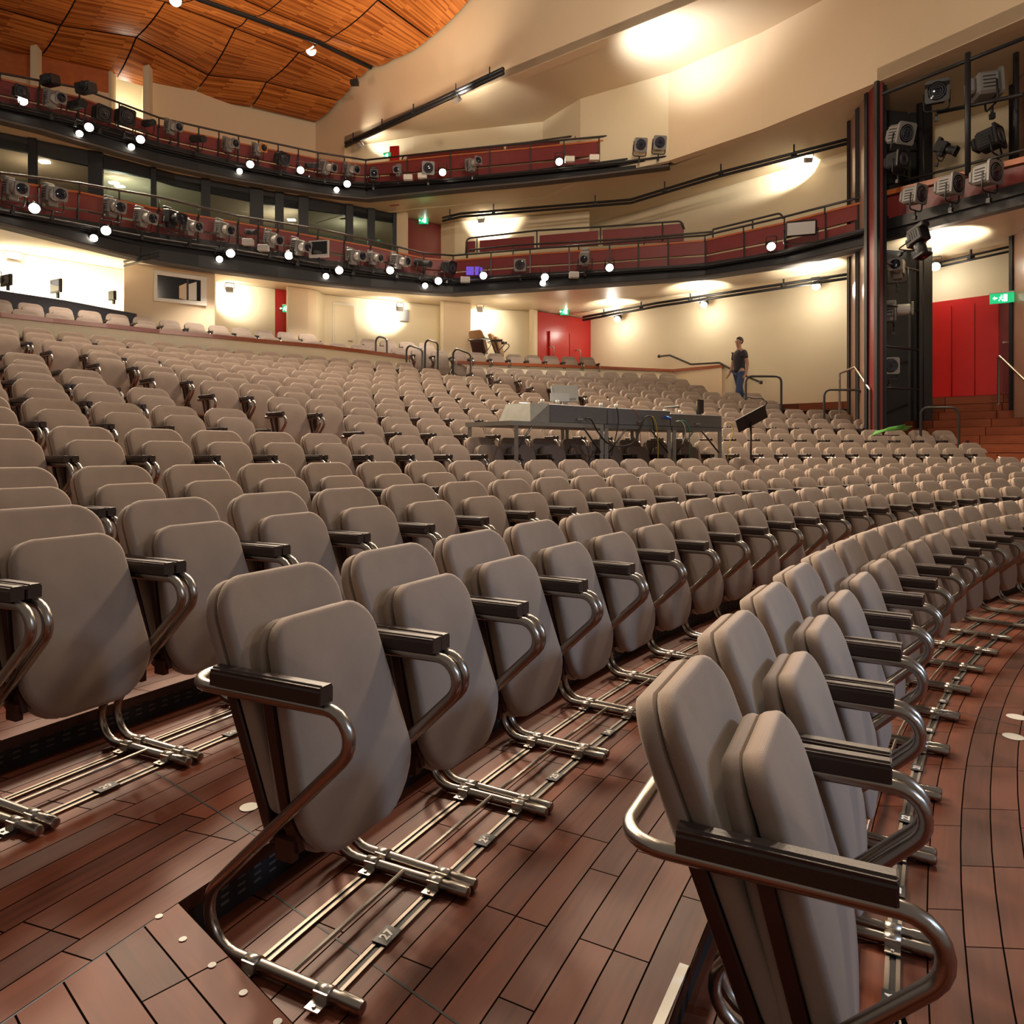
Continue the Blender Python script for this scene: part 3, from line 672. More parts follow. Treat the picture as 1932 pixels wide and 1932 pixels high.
# rows of burgundy seat backs/screens behind the side balconies, with black rails
def screens(x0, x1, xs, y0f, y1f, Yf, label, grp):
    for i, (a, b) in enumerate(xs):
        lo = [D(x, y0f(x), Yf(x)) for x in (a, (a+b)/2, b)]; hi = [D(x, y1f(x), Yf(x)) for x in (a, (a+b)/2, b)]
        bm = bmesh.new(); band(bm, lo, hi, .05); tag(obj('balcony_screen', recalc(bm), 'burgundy'), label % ordw(i), 'screen', grp)
Y1 = lambda x: F*(ZS-H)/(YH-at_st(B1, x)) if x > 0 else 14
screens(0, 0, ((881, 896), (905, 1007), (1018, 1128), (1137, 1290)), lambda x: 476-(x-881)*.052, lambda x: 456-(x-881)*.085, lambda x: Y1(x)+1.0, 'burgundy screen behind the lower side balcony front, %s from the left', 'burgundy screens of the lower side balcony')
screens(0, 0, ((770, 950), (955, 1140)), lambda x: 303-(x-770)*.085, lambda x: 292-(x-770)*.09, lambda x: F*(ZB-H)/(YH-at_st(B2, x))+.9, 'burgundy screen behind the upper side balcony front, %s from the left', 'burgundy screens of the upper side balcony')
def rails(name, label, pts, r=.022, posts=(), drop=.5, cat='handrail', m='handrail_black', grp=None, fr=.12):
    root = empty(name); tag(root, label, cat, grp)
    bm = bmesh.new(); tube(bm, fillet(pts, fr, 4), r, 8); obj('rail', bm, m, root)
    for q in posts: bm = bmesh.new(); tube(bm, [q, q-Vector((0, 0, drop))], r*.8, 6); obj('post', bm, m, root)
def yl(P, x):
    for (x0, y0), (x1, y1) in zip(P, P[1:]):
        if x0 <= x <= x1: return y0+(y1-y0)*(x-x0)/(x1-x0)
P = [(879, 480), (880, 450), (1013, 435), (1133, 428), (1285, 417), (1291, 432)]
rails('balcony_rail', 'upper black tube rail behind the lower side balcony', [D(x, y, Y1(x)+.95) for x, y in P], .024, [D(x, yl(P, x), Y1(x)+.95) for x in (900, 1013, 1133, 1250)], .45, grp='tube rails behind the lower side balcony')
P = [(881, 487), (882, 472), (968, 463), (1092, 456), (1210, 449), (1345, 437), (1345, 433), (1472, 402), (1478, 412)]
rails('balcony_rail', 'lower black tube rail behind the lower side balcony', [D(x, y, Y1(x)+.5) for x, y in P], .024, [D(x, yl(P, x), Y1(x)+.5) for x in (968, 1092, 1215, 1345, 1420)], .45, grp='tube rails behind the lower side balcony')
P = [(758, 305), (760, 294), (850, 284), (1000, 268), (1085, 256), (1088, 262)]
rails('balcony_rail', 'long black tube rail behind the upper side balcony', [D(x, y, F*(ZB-H)/(YH-at_st(B2, x))+.6) for x, y in P], .022, [D(x, yl(P, x), F*(ZB-H)/(YH-at_st(B2, x))+.6) for x in (850, 1000)], .4)
P = [(1085, 262), (1087, 256), (1140, 251), (1145, 262)]
rails('balcony_rail', 'short black tube rail at the right part of the upper side balcony', [D(x, y, F*(ZB-H)/(YH-at_st(B2, x))+.5) for x, y in P], .022)
# ------------------------------------------------------------------ control room windows
cr = empty('window_1'); struct(cr, 'dark-framed band of control room windows above the lower balcony')
FT = [(-300, 160), (0, 250), (171, 285), (282, 315), (330, 328), (490, 357), (640, 383), (745, 403)]
GT = {-300: 26, 0: 27, 171: 28, 282: 20, 330: 22, 490: 26, 640: 20, 745: 17}
fr_pts = [Z(x, y, ZB) for x, y in FT]; zg = [hz(y+GT[x], p.y) for (x, y), p in zip(FT, fr_pts)]; zlo = ZB-1.75
bm = bmesh.new(); band(bm, [Vector((p.x, p.y, z)) for p, z in zip(fr_pts, zg)], [Vector((p.x, p.y, ZB)) for p in fr_pts], .1); obj('head_frame', recalc(bm), 'black', cr)
bm = bmesh.new(); band(bm, [Vector((p.x, p.y, ZS+.2)) for p in fr_pts], [Vector((p.x, p.y, zlo+.12)) for p in fr_pts], .1); obj('sill_panel', recalc(bm), 'wall_peach', cr)
bm = bmesh.new(); band(bm, [Vector((p.x, p.y, zlo)) for p in fr_pts], [Vector((p.x, p.y, zlo+.14)) for p in fr_pts], .12, front=.02); obj('bottom_frame', recalc(bm), 'black', cr)
def frp(x):
    for (x0, _), (x1, _), a, b in zip(FT, FT[1:], fr_pts, fr_pts[1:]):
        if x0 <= x <= x1: X, Y = on_line(x, a, b); return Vector((X, Y, 0))
MU = [(-120, .16), (62, .16), (181, .30), (290, .12), (388, .22), (484, .34), (527, .22), (572, .26), (659, .20), (700, .20), (744, .10)]
for x, wd in MU:
    p = frp(x); bm = bmesh.new(); box(bm, (p.x, p.y, (ZB+zlo)/2), (wd, .16, ZB-zlo), rz=atan2(6, 15)); obj('mullion', bm, 'black', cr)
for (xa, _), (xb, _) in zip([(-300, 0)]+MU, MU):
    a, b = frp(xa+1), frp(xb-1); bm = bmesh.new(); wallpanel(bm, a, b, zlo+.1, ZB-.15, .012); obj('pane', recalc(bm), 'glass', cr)
# the room behind the glass
bkp = [p*1.16 for p in fr_pts]
bm = bmesh.new(); band(bm, [Vector((p.x, p.y, ZS+.25)) for p in bkp], [Vector((p.x, p.y, ZB)) for p in bkp], .1); struct(obj('wall_booth', recalc(bm), 'room_green'))
for x in (181, 388, 572):
    a = frp(x); b = a*1.15; bm = bmesh.new(); wallpanel(bm, a, b, ZS+.2, ZB, .08); struct(obj('wall_booth', recalc(bm), 'room_dark'))
for i, (x, y) in enumerate(((92, 299), (84, 306), (215, 345), (226, 352), (375, 366), (550, 415), (592, 392))):
    Y = frp(x).y*1.07; p = D(x, y, Y); bm = bmesh.new(); box(bm, p, (.22, .12, .03)); tag(obj('strip_light', bm, 'glow_soft'), 'small glowing strip lamp inside the control room, %s from the left' % ordw(i), 'lamp', 'control room strip lamps')
p = frp(230)*1.08; lamp('POINT', (p.x, p.y, 7.7), 26, (.85, 1, .85), radius=.03)
p = frp(60)*1.08; lamp('POINT', (p.x, p.y, 7.9), 10, WARM, radius=.03); p = frp(520)*1.09; lamp('POINT', (p.x, p.y, 7.9), 14, (1, .95, .8), radius=.03)
p = frp(660)*1.08; lamp('POINT', (p.x, p.y, 7.9), 10, (.9, 1, .85), radius=.03)
# ------------------------------------------------------------------ parapets of the terrace
ZPW = 3.68
def parapet(PX, label, z=ZPW, zb=2.2):
    root = empty('parapet'); tag(root, label, 'parapet', 'cream parapets with wooden caps')
    P = [Z(x, y, z) for x, y in PX]
    bm = bmesh.new(); band(bm, [Vector((p.x, p.y, zb)) for p in P], [p-Vector((0, 0, .07)) for p in P], .12); obj('low_wall', recalc(bm), 'wall_cream', root)
    bm = bmesh.new(); band(bm, [p-Vector((0, 0, .075)) for p in P], P, .20, front=.05); o = obj('cap_board', recalc(bm), 'cap_wood', root); o['label'] = 'red-brown wooden capping board'
    return P
parapet([(-420, 533), (-200, 563), (0, 590), (100, 601), (200, 611), (300, 622), (400, 631), (500, 641), (600, 650), (690, 661), (771, 672)], 'long curved cream parapet with red-brown cap left of the steps')
parapet([(862, 681), (1000, 686), (1130, 691), (1268, 697)], 'curved cream parapet with red-brown cap right of the steps')
a = Z(1268, 697, ZPW); b = Z(1362, 688, ZPW)
bm = bmesh.new(); root = empty('parapet'); tag(root, 'short cream return wall with wooden cap beside the walking person', 'parapet', 'cream parapets with wooden caps')
c_ = Vector((b.x+.45, b.y+1.2, ZPW))
bm = bmesh.new(); poly_z(bm, [(a.x, a.y), (b.x, b.y), (c_.x, c_.y), (a.x+.4, a.y+1.4)], 2.0, ZPW-.07-2.0); obj('low_wall', recalc(bm), 'wall_peach', root)
bm = bmesh.new(); poly_z(bm, [(a.x-.02, a.y-.05), (b.x+.04, b.y-.05), (c_.x+.05, c_.y), (a.x+.4, a.y+1.4)], ZPW-.075, .075); obj('cap_board', recalc(bm), 'cap_wood', root)
# terrace floor
for z_, r_ in ((ROWS[13][3], 13), (ROWS[14][3], 14)):
    A = arange(.3, 1.15, 40)
    uvgrid('tread', [[rp(r_, a, -.55 if r_ == 13 else -.50, z_) for a in A], [rp(r_, a, .5 if r_ == 13 else 2.5, z_) for a in A]], 'floor_boards', floor)
    bm = bmesh.new(); band(bm, [rp(r_, a, -.5, z_-.32) for a in A], [rp(r_, a, -.5, z_) for a in A], .02); obj('riser', recalc(bm), 'vent_black', floor)
# ------------------------------------------------------------------ walkway and steps along the side wall
dW = Vector((WB[0]-WA[0], WB[1]-WA[1])).normalized(); nW = Vector((-.712, -.702))
for i in range(10):
    off = .35+.30*i; zt = 2.5-.165*i; x0 = on_line(1452-i*2, WA, WB)
    A_ = Vector(x0)+nW*0; B_ = Vector((12.5, 12.2))
    P = [A_-dW*(1.5 if i > 0 else 4.5), B_, B_+nW*off, A_-dW*(1.5 if i > 0 else 4.5)+nW*(off+(0 if i else .9))]
    # face board with UV along its length
    a3, b3 = Vector((P[3].x, P[3].y, zt)), Vector((P[2].x, P[2].y, zt))
    dn = Vector((0, 0, -.165)); uvgrid('step_riser', [[a3.lerp(b3, t)+dn for t in arange(0, 1, 12)], [a3.lerp(b3, t) for t in arange(0, 1, 12)]], 'step_boards', floor)
    q = Vector((nW.x, nW.y, 0)); uvgrid('step_tread', [[a3.lerp(b3, t)-q*(.3 if i else 1.3) for t in arange(0, 1, 12)], [a3.lerp(b3, t) for t in arange(0, 1, 12)]], 'step_boards', floor)
# ------------------------------------------------------------------ doors
def door_leafs(root, P0_, P1_, z0, z1, n, m='red_paint', gap=.012):
    a, b = Vector(P0_), Vector(P1_)
    for i in range(n):
        p, q = a.lerp(b, (i+.0)/n), a.lerp(b, (i+1.0)/n); d = (q-p).normalized()*gap
        bm = bmesh.new(); wallpanel(bm, p+d, q-d, z0, z1, .05); obj('door_leaf', recalc(bm), m, root)
def handle(root, p, h=.42, side=1):
    bm = bmesh.new(); tube(bm, fillet([p+Vector((0, .06, 0)), p+Vector((0, -.07, 0)), p+Vector((.12*side, -.09, 0)), p+Vector((.12*side, -.07, -h))], .04, 4), .016, 8); obj('door_handle', bm, 'bright_steel', root)
dr = empty('door_1'); struct(dr, 'red double door at the end of the right terrace')
p0, p1 = Vector(zl(1014, 587)), Vector(zl(1114, 603)); off = -p0.normalized()*.16
bm = bmesh.new(); wallpanel(bm, p0+off*.6, p1+off*.6, 2.8, ZS-.02, .05); obj('door_frame', recalc(bm), 'red_paint', dr)
door_leafs(dr, p0+off*1.2+(p1-p0)*.22, p0+off*1.2+(p1-p0)*.95, 2.8, 4.95, 2, 'red_paint')
for x in (1045, 1095): handle(dr, D(x-8, 655 if x < 1060 else 661, (p0+off*1.3).y+(.0 if x < 1060 else .9)), .35)
dr = empty('door_2'); struct(dr, 'red door at the top of the wooden steps')
p0, p1 = Vector(onW(1752, .08)), Vector(onW(1888, .08))
bm = bmesh.new(); wallpanel(bm, p0, p1+dW*.3, 2.5, hz(572, p0.y), .05); obj('door_frame', recalc(bm), 'red_paint', dr)
door_leafs(dr, p0+nW*.05+dW*.05, p1+nW*.05, 2.5, hz(584, p0.y), 3)
bm = bmesh.new(); wallpanel(bm, p1, p1+dW*.7+nW*.05, 2.5, hz(560, p1.y), .06); obj('door_jamb', recalc(bm), 'burgundy', dr)
bm = bmesh.new(); q = D(1893, 646, p1.y-.25); tube(bm, [q, q+Vector((.22, 0, 0))], .018, 8); obj('door_handle', bm, 'bright_steel', dr)
dr = empty('door_3'); struct(dr, 'cream door in the back wall of the terrace')
q0, q1 = Vector(zl(612, 556)), Vector(zl(833, 577))
da, db = on_line(628, q0, q1), on_line(671, q0, q1); nb2 = -Vector(da).normalized()
bm = bmesh.new(); wallpanel(bm, Vector(da)+nb2*.06, Vector(db)+nb2*.06, 3.2, 5.32, .05); obj('door_frame', recalc(bm), 'white_paint', dr)
da2, db2 = on_line(631, q0, q1), on_line(668, q0, q1)
bm = bmesh.new(); wallpanel(bm, Vector(da2)+nb2*.10, Vector(db2)+nb2*.10, 3.2, 5.25, .05); obj('door_leaf', recalc(bm), 'wall_cream', dr)
bm = bmesh.new(); q = D(665, 643, db2[1]-.16); tube(bm, [q, q+Vector((-.13, 0, 0))], .014, 8); obj('door_handle', bm, 'bright_steel', dr)
# white framed window in the back wall
wn = empty('window_2'); struct(wn, 'white framed sliding window in the back wall'); wa, wb = Vector(zl(288, 502)), Vector(zl(405, 515))
def wp(x, y, o=.05): X, Y = on_line(x, wa, wb); return Vector((X, Y, hz(y, Y)))-Vector((X, Y, 0)).normalized()*o
def quadslab(name, xs, ya, yb, m, o=.05, th=.05, root=wn, f=wp):
    bm = bmesh.new(); lo = [f(x, y, o) for x, y in zip(xs, yb)]; hi = [f(x, y, o) for x, y in zip(xs, ya)]; band(bm, lo, hi, th); return obj(name, recalc(bm), m, root)
quadslab('window_frame', (290, 390), (510, 524), (518, 531), 'white_paint'); quadslab('window_frame', (290, 390), (562, 570), (568, 578), 'white_paint')
quadslab('window_frame', (290, 297), (510, 511), (568, 568), 'white_paint', .055); quadslab('window_frame', (379, 390), (522, 524), (577, 578), 'white_paint', .055)
quadslab('pane', (297, 379), (518, 530), (562, 570), 'lens_dark', .01, .02); quadslab('room_view', (338, 352), (540, 534), (563, 566), 'wall_peach', .018, .01); quadslab('room_view', (354, 371), (537, 532), (566, 567), 'white_paint', .018, .01)
quadslab('mullion', (353, 356), (526, 527), (566, 567), 'black', .03, .03)
# ------------------------------------------------------------------ exit signs
def exit_sign(x, y, Y, w_, h_, lab, ry=0):
    root = empty('exit_sign', D(x, y, Y), ry); tag(root, lab, 'exit sign', 'green emergency exit signs')
    bm = bmesh.new(); box(bm, (0, .03, 0), (w_, .06, h_)); obj('sign_box', bm, 'exit_green', root)
    bm = bmesh.new(); box(bm, (0, .03, h_*.56), (w_*1.05, .08, h_*.12)); obj('sign_cover', bm, 'white_paint', root)
    # running figure, doorway and arrow
    bm = bmesh.new(); k = h_/1.0
    def q2(pts): f = [bm.verts.new((px_*k, -.004, pz*k)) for px_, pz in pts]; bm.faces.new(f)
    q2([(.10, -.36), (.42, -.36), (.42, .34), (.10, .34)]); bmesh.ops.solidify(bm, geom=bm.faces[:], thickness=.003)
    obj('doorway_symbol', bm, 'exit_white', root)
    bm = bmesh.new()
    for a, b, r in (((-.06, .22), (-.06, .30), .07), ((-.08, .14), (-.16, -.08), .055), ((-.16, -.08), (.02, -.18), .045), ((.02, -.18), (.00, -.34), .04), ((-.16, -.08), (-.30, -.30), .045), ((-.08, .12), (.10, .02), .035), ((-.10, .12), (-.26, .04), .035)):
        a_, b_ = Vector((a[0]*k, -.006, a[1]*k)), Vector((b[0]*k, -.006, b[1]*k)); tube(bm, [a_, b_], r*k, 6)
    bmesh.ops.scale(bm, vec=(1, .1, 1), verts=bm.verts); bmesh.ops.translate(bm, vec=(0, -.006, 0), verts=bm.verts); obj('running_figure', bm, 'exit_white', root)
    bm = bmesh.new(); f = [bm.verts.new((a*k, -.005, b*k)) for a, b in ((-.82, .02), (-.62, .2), (-.62, .08), (-.42, .08), (-.42, -.06), (-.62, -.06), (-.62, -.18))]; bm.faces.new(f); obj('arrow', bm, 'exit_white', root)
exit_sign(1891, 562, 13.9, .40, .19, 'green exit sign above the red door at the steps', radians(-30))
exit_sign(799, 416, 21.75, .28, .18, 'green exit sign over the red door beside the control room')
exit_sign(1065, 588, 21.0, .24, .18, 'green exit sign above the red double door of the terrace')
exit_sign(729, 293, 20.2, .20, .13, 'pale green exit sign by the red door of the upper balcony', radians(-20))
exit_sign(538, 582, 18.2, .14, .17, 'small white and green exit sign on the narrow red panel')
for x, y, Y in ((799, 400, 20.0), (1065, 572, 20.8)): lamp('POINT', D(x, y, Y), 1.2, (.05, 1, .45), radius=.05)
# upper red door
wl('wall_back', (D(735, 280, 20.6).x, 20.6), (D(753, 280, 20.6).x, 20.55), ZB, hz(276, 20.6), 'red_paint', .05)
#=PART3=
# ------------------------------------------------------------------ stage-side piers, lamp tower and bridge
def fin(name, label, P, z0, z1a, z1b, m, th=.10):
    root = empty(name); tag(root, label, 'pier', 'proscenium piers'); A, B = Vector(P[0]), Vector(P[-1]); n_ = len(P)-1
    for i in range(n_):
        a, b = Vector(P[i]), Vector(P[i+1]); bm = bmesh.new(); wallpanel(bm, a, b, z0, z1a+(z1b-z1a)*(i+.5)/n_, th); obj('panel', recalc(bm), m[i], root)
    for i, q in enumerate(P):
        bm = bmesh.new(); box(bm, (q[0]-.02, q[1]-.03, (z0+z1a)/2), (.07, .07, z1a-z0), rz=.3); obj('edge_profile', bm, 'black', root)
pA, pB = D(1603, 500, 15.4), D(1655, 500, 13.75); pm = D(1636, 500, 14.2)
fin('pier', 'brown panelled pier with black edges left of the dark lamp tower', [(pA.x, pA.y), (pm.x, pm.y), (pB.x, pB.y)], 1.6, 8.4, 8.4, ['brown_panel', 'burgundy'])
qA, qB = D(1909, 500, 13.9), D(1990, 500, 12.4)
fin('pier', 'brown panelled pier at the right edge of the photo', [(qA.x, qA.y), (qB.x, qB.y)], 1.6, 8.4, 8.4, ['brown_panel'])
tw = empty('lamp_tower'); tag(tw, 'tall black lattice tower holding stage lamps between the two brown piers', 'lamp tower')
t0, t1, t2 = D(1660, 500, 13.8), D(1735, 500, 14.6), D(1762, 500, 14.9)
bm = bmesh.new(); wallpanel(bm, (t1.x+.0, t1.y+.32), (t2.x, t2.y+.05), 1.7, 8.38, .10); obj('dark_panel', recalc(bm), 'black_matt', tw)
bm = bmesh.new(); wallpanel(bm, (t0.x+.02, t0.y+.9), (t1.x-.055, t1.y+.32), 1.7, 8.38, .10); obj('dark_panel', recalc(bm), 'black_matt', tw)
for p, w_ in ((t0, .10), (D(1668, 500, 13.9), .05), (t1, .07), (D(1748, 500, 14.7), .16)):
    bm = bmesh.new(); box(bm, (p.x, p.y, 5.0), (w_, .10, 6.8)); obj('upright', bm, 'black', tw)
for z_ in (2.6, 3.4, 4.2, 5.0, 5.9, 6.8, 7.6):
    bm = bmesh.new(); tube(bm, [Vector((t0.x, t0.y, z_)), Vector((t1.x, t1.y, z_+.02))], .022, 6); obj('rung', bm, 'black', tw)
for x, ya, yb in ((1826, 100, 330), (1917, 100, 310)):
    p = D(x, ya, 12.2); q = D(x, yb, 12.2); bm = bmesh.new(); tube(bm, [p, q], .045, 8); tag(obj('steel_pole', bm, 'black'), 'black vertical pole above the lamp bridge, %s one' % ('left' if x < 1900 else 'right'), 'pole')
for k, (a, b) in enumerate((((1665, 178), (1932, 72)), ((1770, 212), (1932, 178)))):
    bm = bmesh.new(); tube(bm, [D(*a, 13.3), D(*b, 11.6)], .035, 8); tag(obj('steel_bar', bm, 'black'), '%s sloping black bar above the lamp bridge' % ('upper', 'middle')[k], 'bar')
br = empty('lamp_bridge'); tag(br, 'black lamp bridge with burgundy front and orange wooden cap between the piers', 'bridge')
ba, bb = Vector((7.06, 14.32)), Vector((8.75, 11.2))
def bz(name, y0a, y1a, y0b, y1b, m, th=.1, fr=0):
    A, Bq = D(1640, y0a, ba.y), D(1932, y0b, 11.8); A2, B2_ = D(1640, y1a, ba.y), D(1932, y1b, 11.8)
    e = (Bq-A)*.15; e2 = (B2_-A2)*.15; bm = bmesh.new(); band(bm, [A, Bq+e], [A2, B2_+e2], th, front=fr); o = obj(name, recalc(bm), m, br)
bz('beam', 459, 444, 385, 366, 'black', .2); bz('beam', 444, 424, 366, 345, 'black', .12, .06); bz('front_panel', 424, 381, 345, 311, 'burgundy', .05); bz('cap_board', 378, 369, 308, 297, 'orange_wood', .14, .06)
bm = bmesh.new(); tube(bm, [D(1650, 355, ba.y), D(1932, 283, 11.8), D(2000, 266, 11.4)], .025, 8); obj('handrail', bm, 'handrail_black', br)
# ------------------------------------------------------------------ lighting trunking bars on the walls
def trunk(label, pts, brackets, r=.05):
    root = empty('trunking'); tag(root, label, 'trunking')
    for dz in (0, .09): bm = bmesh.new(); tube(bm, [p+Vector((0, 0, dz)) for p in pts], r*.7, 6); obj('bar', bm, 'black', root)
    for f in brackets:
        n_ = len(pts)-1; i = min(int(f*n_), n_-1); p = pts[i].lerp(pts[i+1], f*n_-i); bm = bmesh.new(); box(bm, p+Vector((0, 0, .16)), (.03, .03, .26)); box(bm, p+Vector((0, 0, .04)), (.10, .10, .05)); obj('bracket', bm, 'black', root)
trunk('black trunking bar hung under the tall peach face of the timber ceiling', [Z(652, 276, 10.25), Z(780, 217, 10.25), Z(950, 137, 10.25)], (.06, .28, .5, .75, .93), .07)
trunk('black trunking bar along the side wall behind the lower side balcony', [Z(835, 417, 8.1), Z(870, 409, 8.1), Z(1190, 383, 8.1), Z(1360, 332, 8.1), Z(1601, 270, 8.1)], (.1, .3, .45, .6, .75, .9))
trunk('black trunking bar under the lower side balcony soffit', [Z(1100, 604, 5.3), Z(1240, 578, 5.3), Z(1600, 525, 5.3)], (.15, .4, .6, .85))
trunk('short black trunking bar above the red door at the steps', [Z(1764, 505, 5.3), Z(1906, 474, 5.3)], (.5,), .035)
trunk('dark trunking bar on the soffit above the terrace booth', [Z(234, 502, 5.4), Z(300, 483, 5.4)], (.5,), .03)
# ------------------------------------------------------------------ downlights
def downlight(x, y, Y, label, grp, e=26, r=.088, tgt=None, col=(1, .82, .60), size=120):
    p = D(x, y, Y); root = empty('downlight', p); tag(root, label, 'downlight', grp)
    t = Vector(tgt) if tgt is not None else Vector((p.x*.55+1.4, p.y*.45, 0)); q = (t-p).to_track_quat('Z', 'Y'); root.rotation_euler = q.to_euler()
    bm = bmesh.new(); lathe(bm, [(r*.7, -.16), (r*1.12, -.12), (r*1.12, .0), (r*1.04, .0)], Matrix.Identity(4), 18); obj('housing', bm, 'black', root, smooth=True)
    bm = bmesh.new(); lathe(bm, [(r, .002), (r, .012), (r*.8, .03)], Matrix.Identity(4), 18); obj('glowing_disc', bm, 'glow', root, smooth=True)
    bm = bmesh.new(); tube(bm, fillet([(r*1.2, 0, -.06), (r*1.2, .20, -.06), (-r*1.2, .20, -.06), (-r*1.2, 0, -.06)], .03, 3), .010, 5); obj('bracket', bm, 'black', root)
    if e: l = lamp('SPOT', p+(t-p).normalized()*.06, e, col, t, size, .7, .10)
YB1 = lambda x: F*(ZS-H)/(YH-at_st(B1, x)); YB2 = lambda x: F*(ZB-H)/(YH-at_st(B2, x))
for i, (x, y) in enumerate(((65, 393), (200, 435), (435, 478), (545, 482), (640, 510), (736, 510), (827, 530), (912, 520), (1028, 523), (1150, 505), (1455, 465))):
    downlight(x, y, YB1(x)-.32, 'glowing round downlight on the lower balcony beam, %s from the left' % ordw(i), 'downlights of the lower balcony', 210)
for i, (x, y) in enumerate(((43, 190), (168, 240), (265, 263), (472, 310), (567, 321), (655, 347), (835, 325), (1055, 305))):
    downlight(x, y, YB2(x)-.32, 'glowing round downlight on the upper balcony beam, %s from the left' % ordw(i), 'downlights of the upper balcony', 260)
for i, (x, y, B, YY, dz) in enumerate(((177, 449, 1, YB1, 0), (414, 489, 1, YB1, 0), (615, 521, 1, YB1, 0), (802, 539, 1, YB1, 0), (1024, 534, 1, YB1, 0))):
    downlight(x, y, YY(x)-.05, 'small glowing lamp low on the lower balcony edge, %s from the left' % ordw(i), 'small lamps low on the lower balcony', 0, .07)
    q = D(x, y, YY(x)-.35); lamp('SPOT', Vector((q.x, q.y, 5.35)), 190, (1, .88, .74), (q.x*1.0, q.y*1.0-.15, 3.4), 125, .6, .1)
for i, (x, y) in enumerate(((150, 252), (248, 277), (452, 323), (635, 358))):
    downlight(x, y, YB2(x)-.05, 'small glowing lamp low on the upper balcony edge, %s from the left' % ordw(i), 'small lamps low on the upper balcony', 0, .07)
for i, (x, y, z_) in enumerate(((587, 95, 12.3), (331, 1, 12.1))):
    p = Z(x, y, z_-.1); downlight(x, y, p.y, 'glowing round spotlight on the track of the timber ceiling, %s one' % ('right', 'left')[i], 'ceiling spotlights', 0, .13)
    lamp('SPOT', p+Vector((0, -.15, -.25)), 900, (1, .80, .58), (p.x*.5, p.y*.5, 1), 80, .5, .1)
# light thrown up on to the timber ceiling and the tall face
for x, y, Y, tx, ty, tz, e, sz in ((300, 190, 14, -6.0, 15.5, 12.3, 420, 95), (600, 230, 15, -3.2, 16, 12.6, 420, 85), (60, 120, 12, -8.5, 13.2, 12, 260, 90), (760, 250, 17, -2.0, 19.2, 12.5, 220, 80)):
    p = D(x, y, Y); lamp('SPOT', p, e, (1, .78, .55), (tx, ty, tz), sz, .5, .25)
# wall washers: bright pools on the walls and soffits
def washer(x, y, Y, tgt, e, label, size=110, body=True, r=.07):
    p = D(x, y, Y)
    if body:
        root = empty('wall_lamp', p); tag(root, label, 'lamp', 'small wall lamps'); root.rotation_euler = (Vector(tgt)-p).to_track_quat('Z', 'Y').to_euler()
        bm = bmesh.new(); box(bm, (0, 0, -.07), (.16, .11, .13)); obj('housing', bm, 'lamp_silver', root)
        bm = bmesh.new(); box(bm, (0, 0, .002), (.13, .09, .01)); obj('glowing_face', bm, 'glow', root)
        bm = bmesh.new(); tube(bm, fillet([(.10, 0, -.07), (.10, .16, -.07), (-.10, .16, -.07), (-.10, 0, -.07)], .02, 3), .009, 5); obj('bracket', bm, 'black', root)
    lamp('SPOT', p+(Vector(tgt)-p).normalized()*.05, e, (1, .93, .80), tgt, size, .35, r)
def wpt(x, y, off=.0): X, Y = onW(x); return Vector((X, Y, hz(y, Y)))
washer(752, 583, zl(752, 569)[1]-.7, D(728, 585, zl(728, 567)[1]), 85, 'small silver wall lamp above the terrace right of the cream door')
for x, y, e in ((640, 590, 13), (800, 590, 13), (950, 600, 13), (460, 570, 8), (1060, 620, 7), (340, 560, 12)): p = D(x, y, zl(x, 545+(x-400)*.07)[1]-1.1); lamp('POINT', p, e, (1, .87, .66), radius=.15)  # bare point lamps added to brighten the lower back walls
washer(906, 586, zl(906, 583)[1]-.5, D(912, 610, zl(906, 584)[1]+.2), 60, 'small silver wall lamp in the recess beside the cream column')
washer(434, 548, zl(434, 534)[1]-.5, D(440, 560, zl(440, 535)[1]+.1), 60, 'small silver wall lamp by the recess left of the red panel')
washer(0, 525, zl(0, 471)[1]-.3, D(40, 505, zl(40, 476)[1]+.2), 60, 'small silver wall lamp on the bright booth wall at the left', 150)
for x, e in ((60, 70), (130, 75), (200, 60)): Yb = zl(x, 471+x*.163)[1]; p = D(x, 560+x*.1, Yb-.34); lamp('SPOT', p, e, (1, .95, .82), D(x+2, 500+x*.1, Yb+.1), 150, .5, .1)
washer(909, 416, 20.9, D(930, 410, 21.9), 190, 'small wall lamp behind the lower side balcony, left one', 100)
washer(1132, 393, onW(1132, .75)[1], wpt(1115, 396), 260, 'small wall lamp behind the lower side balcony, right one', 110)
washer(1523, 302, onW(1523, .8)[1], wpt(1500, 300), 330, 'small wall lamp on the bright patch of the upper side wall', 105)
washer(865, 185, 17.6, D(925, 165, 18.5)+Vector((0, 0, .6)), 90, 'small lamp hung from the trunking under the tall face', 95)
washer(683, 273, 20.6, D(735, 262, 21.2)+Vector((0, 0, .3)), 55, 'small lamp at the left end of the trunking under the tall face', 100)
lamp('SPOT', Z(1190, 160, 9.3), 520, (.97, .98, 1), Z(1270, 75, ZC), 105, 1, .3)
lamp('SPOT', (8.0, 11.0, 5.3), 150, (1, .84, .64), (8.6, 13.2, 1.8), 100, .7, .15)  # extra spot added to brighten the wooden steps
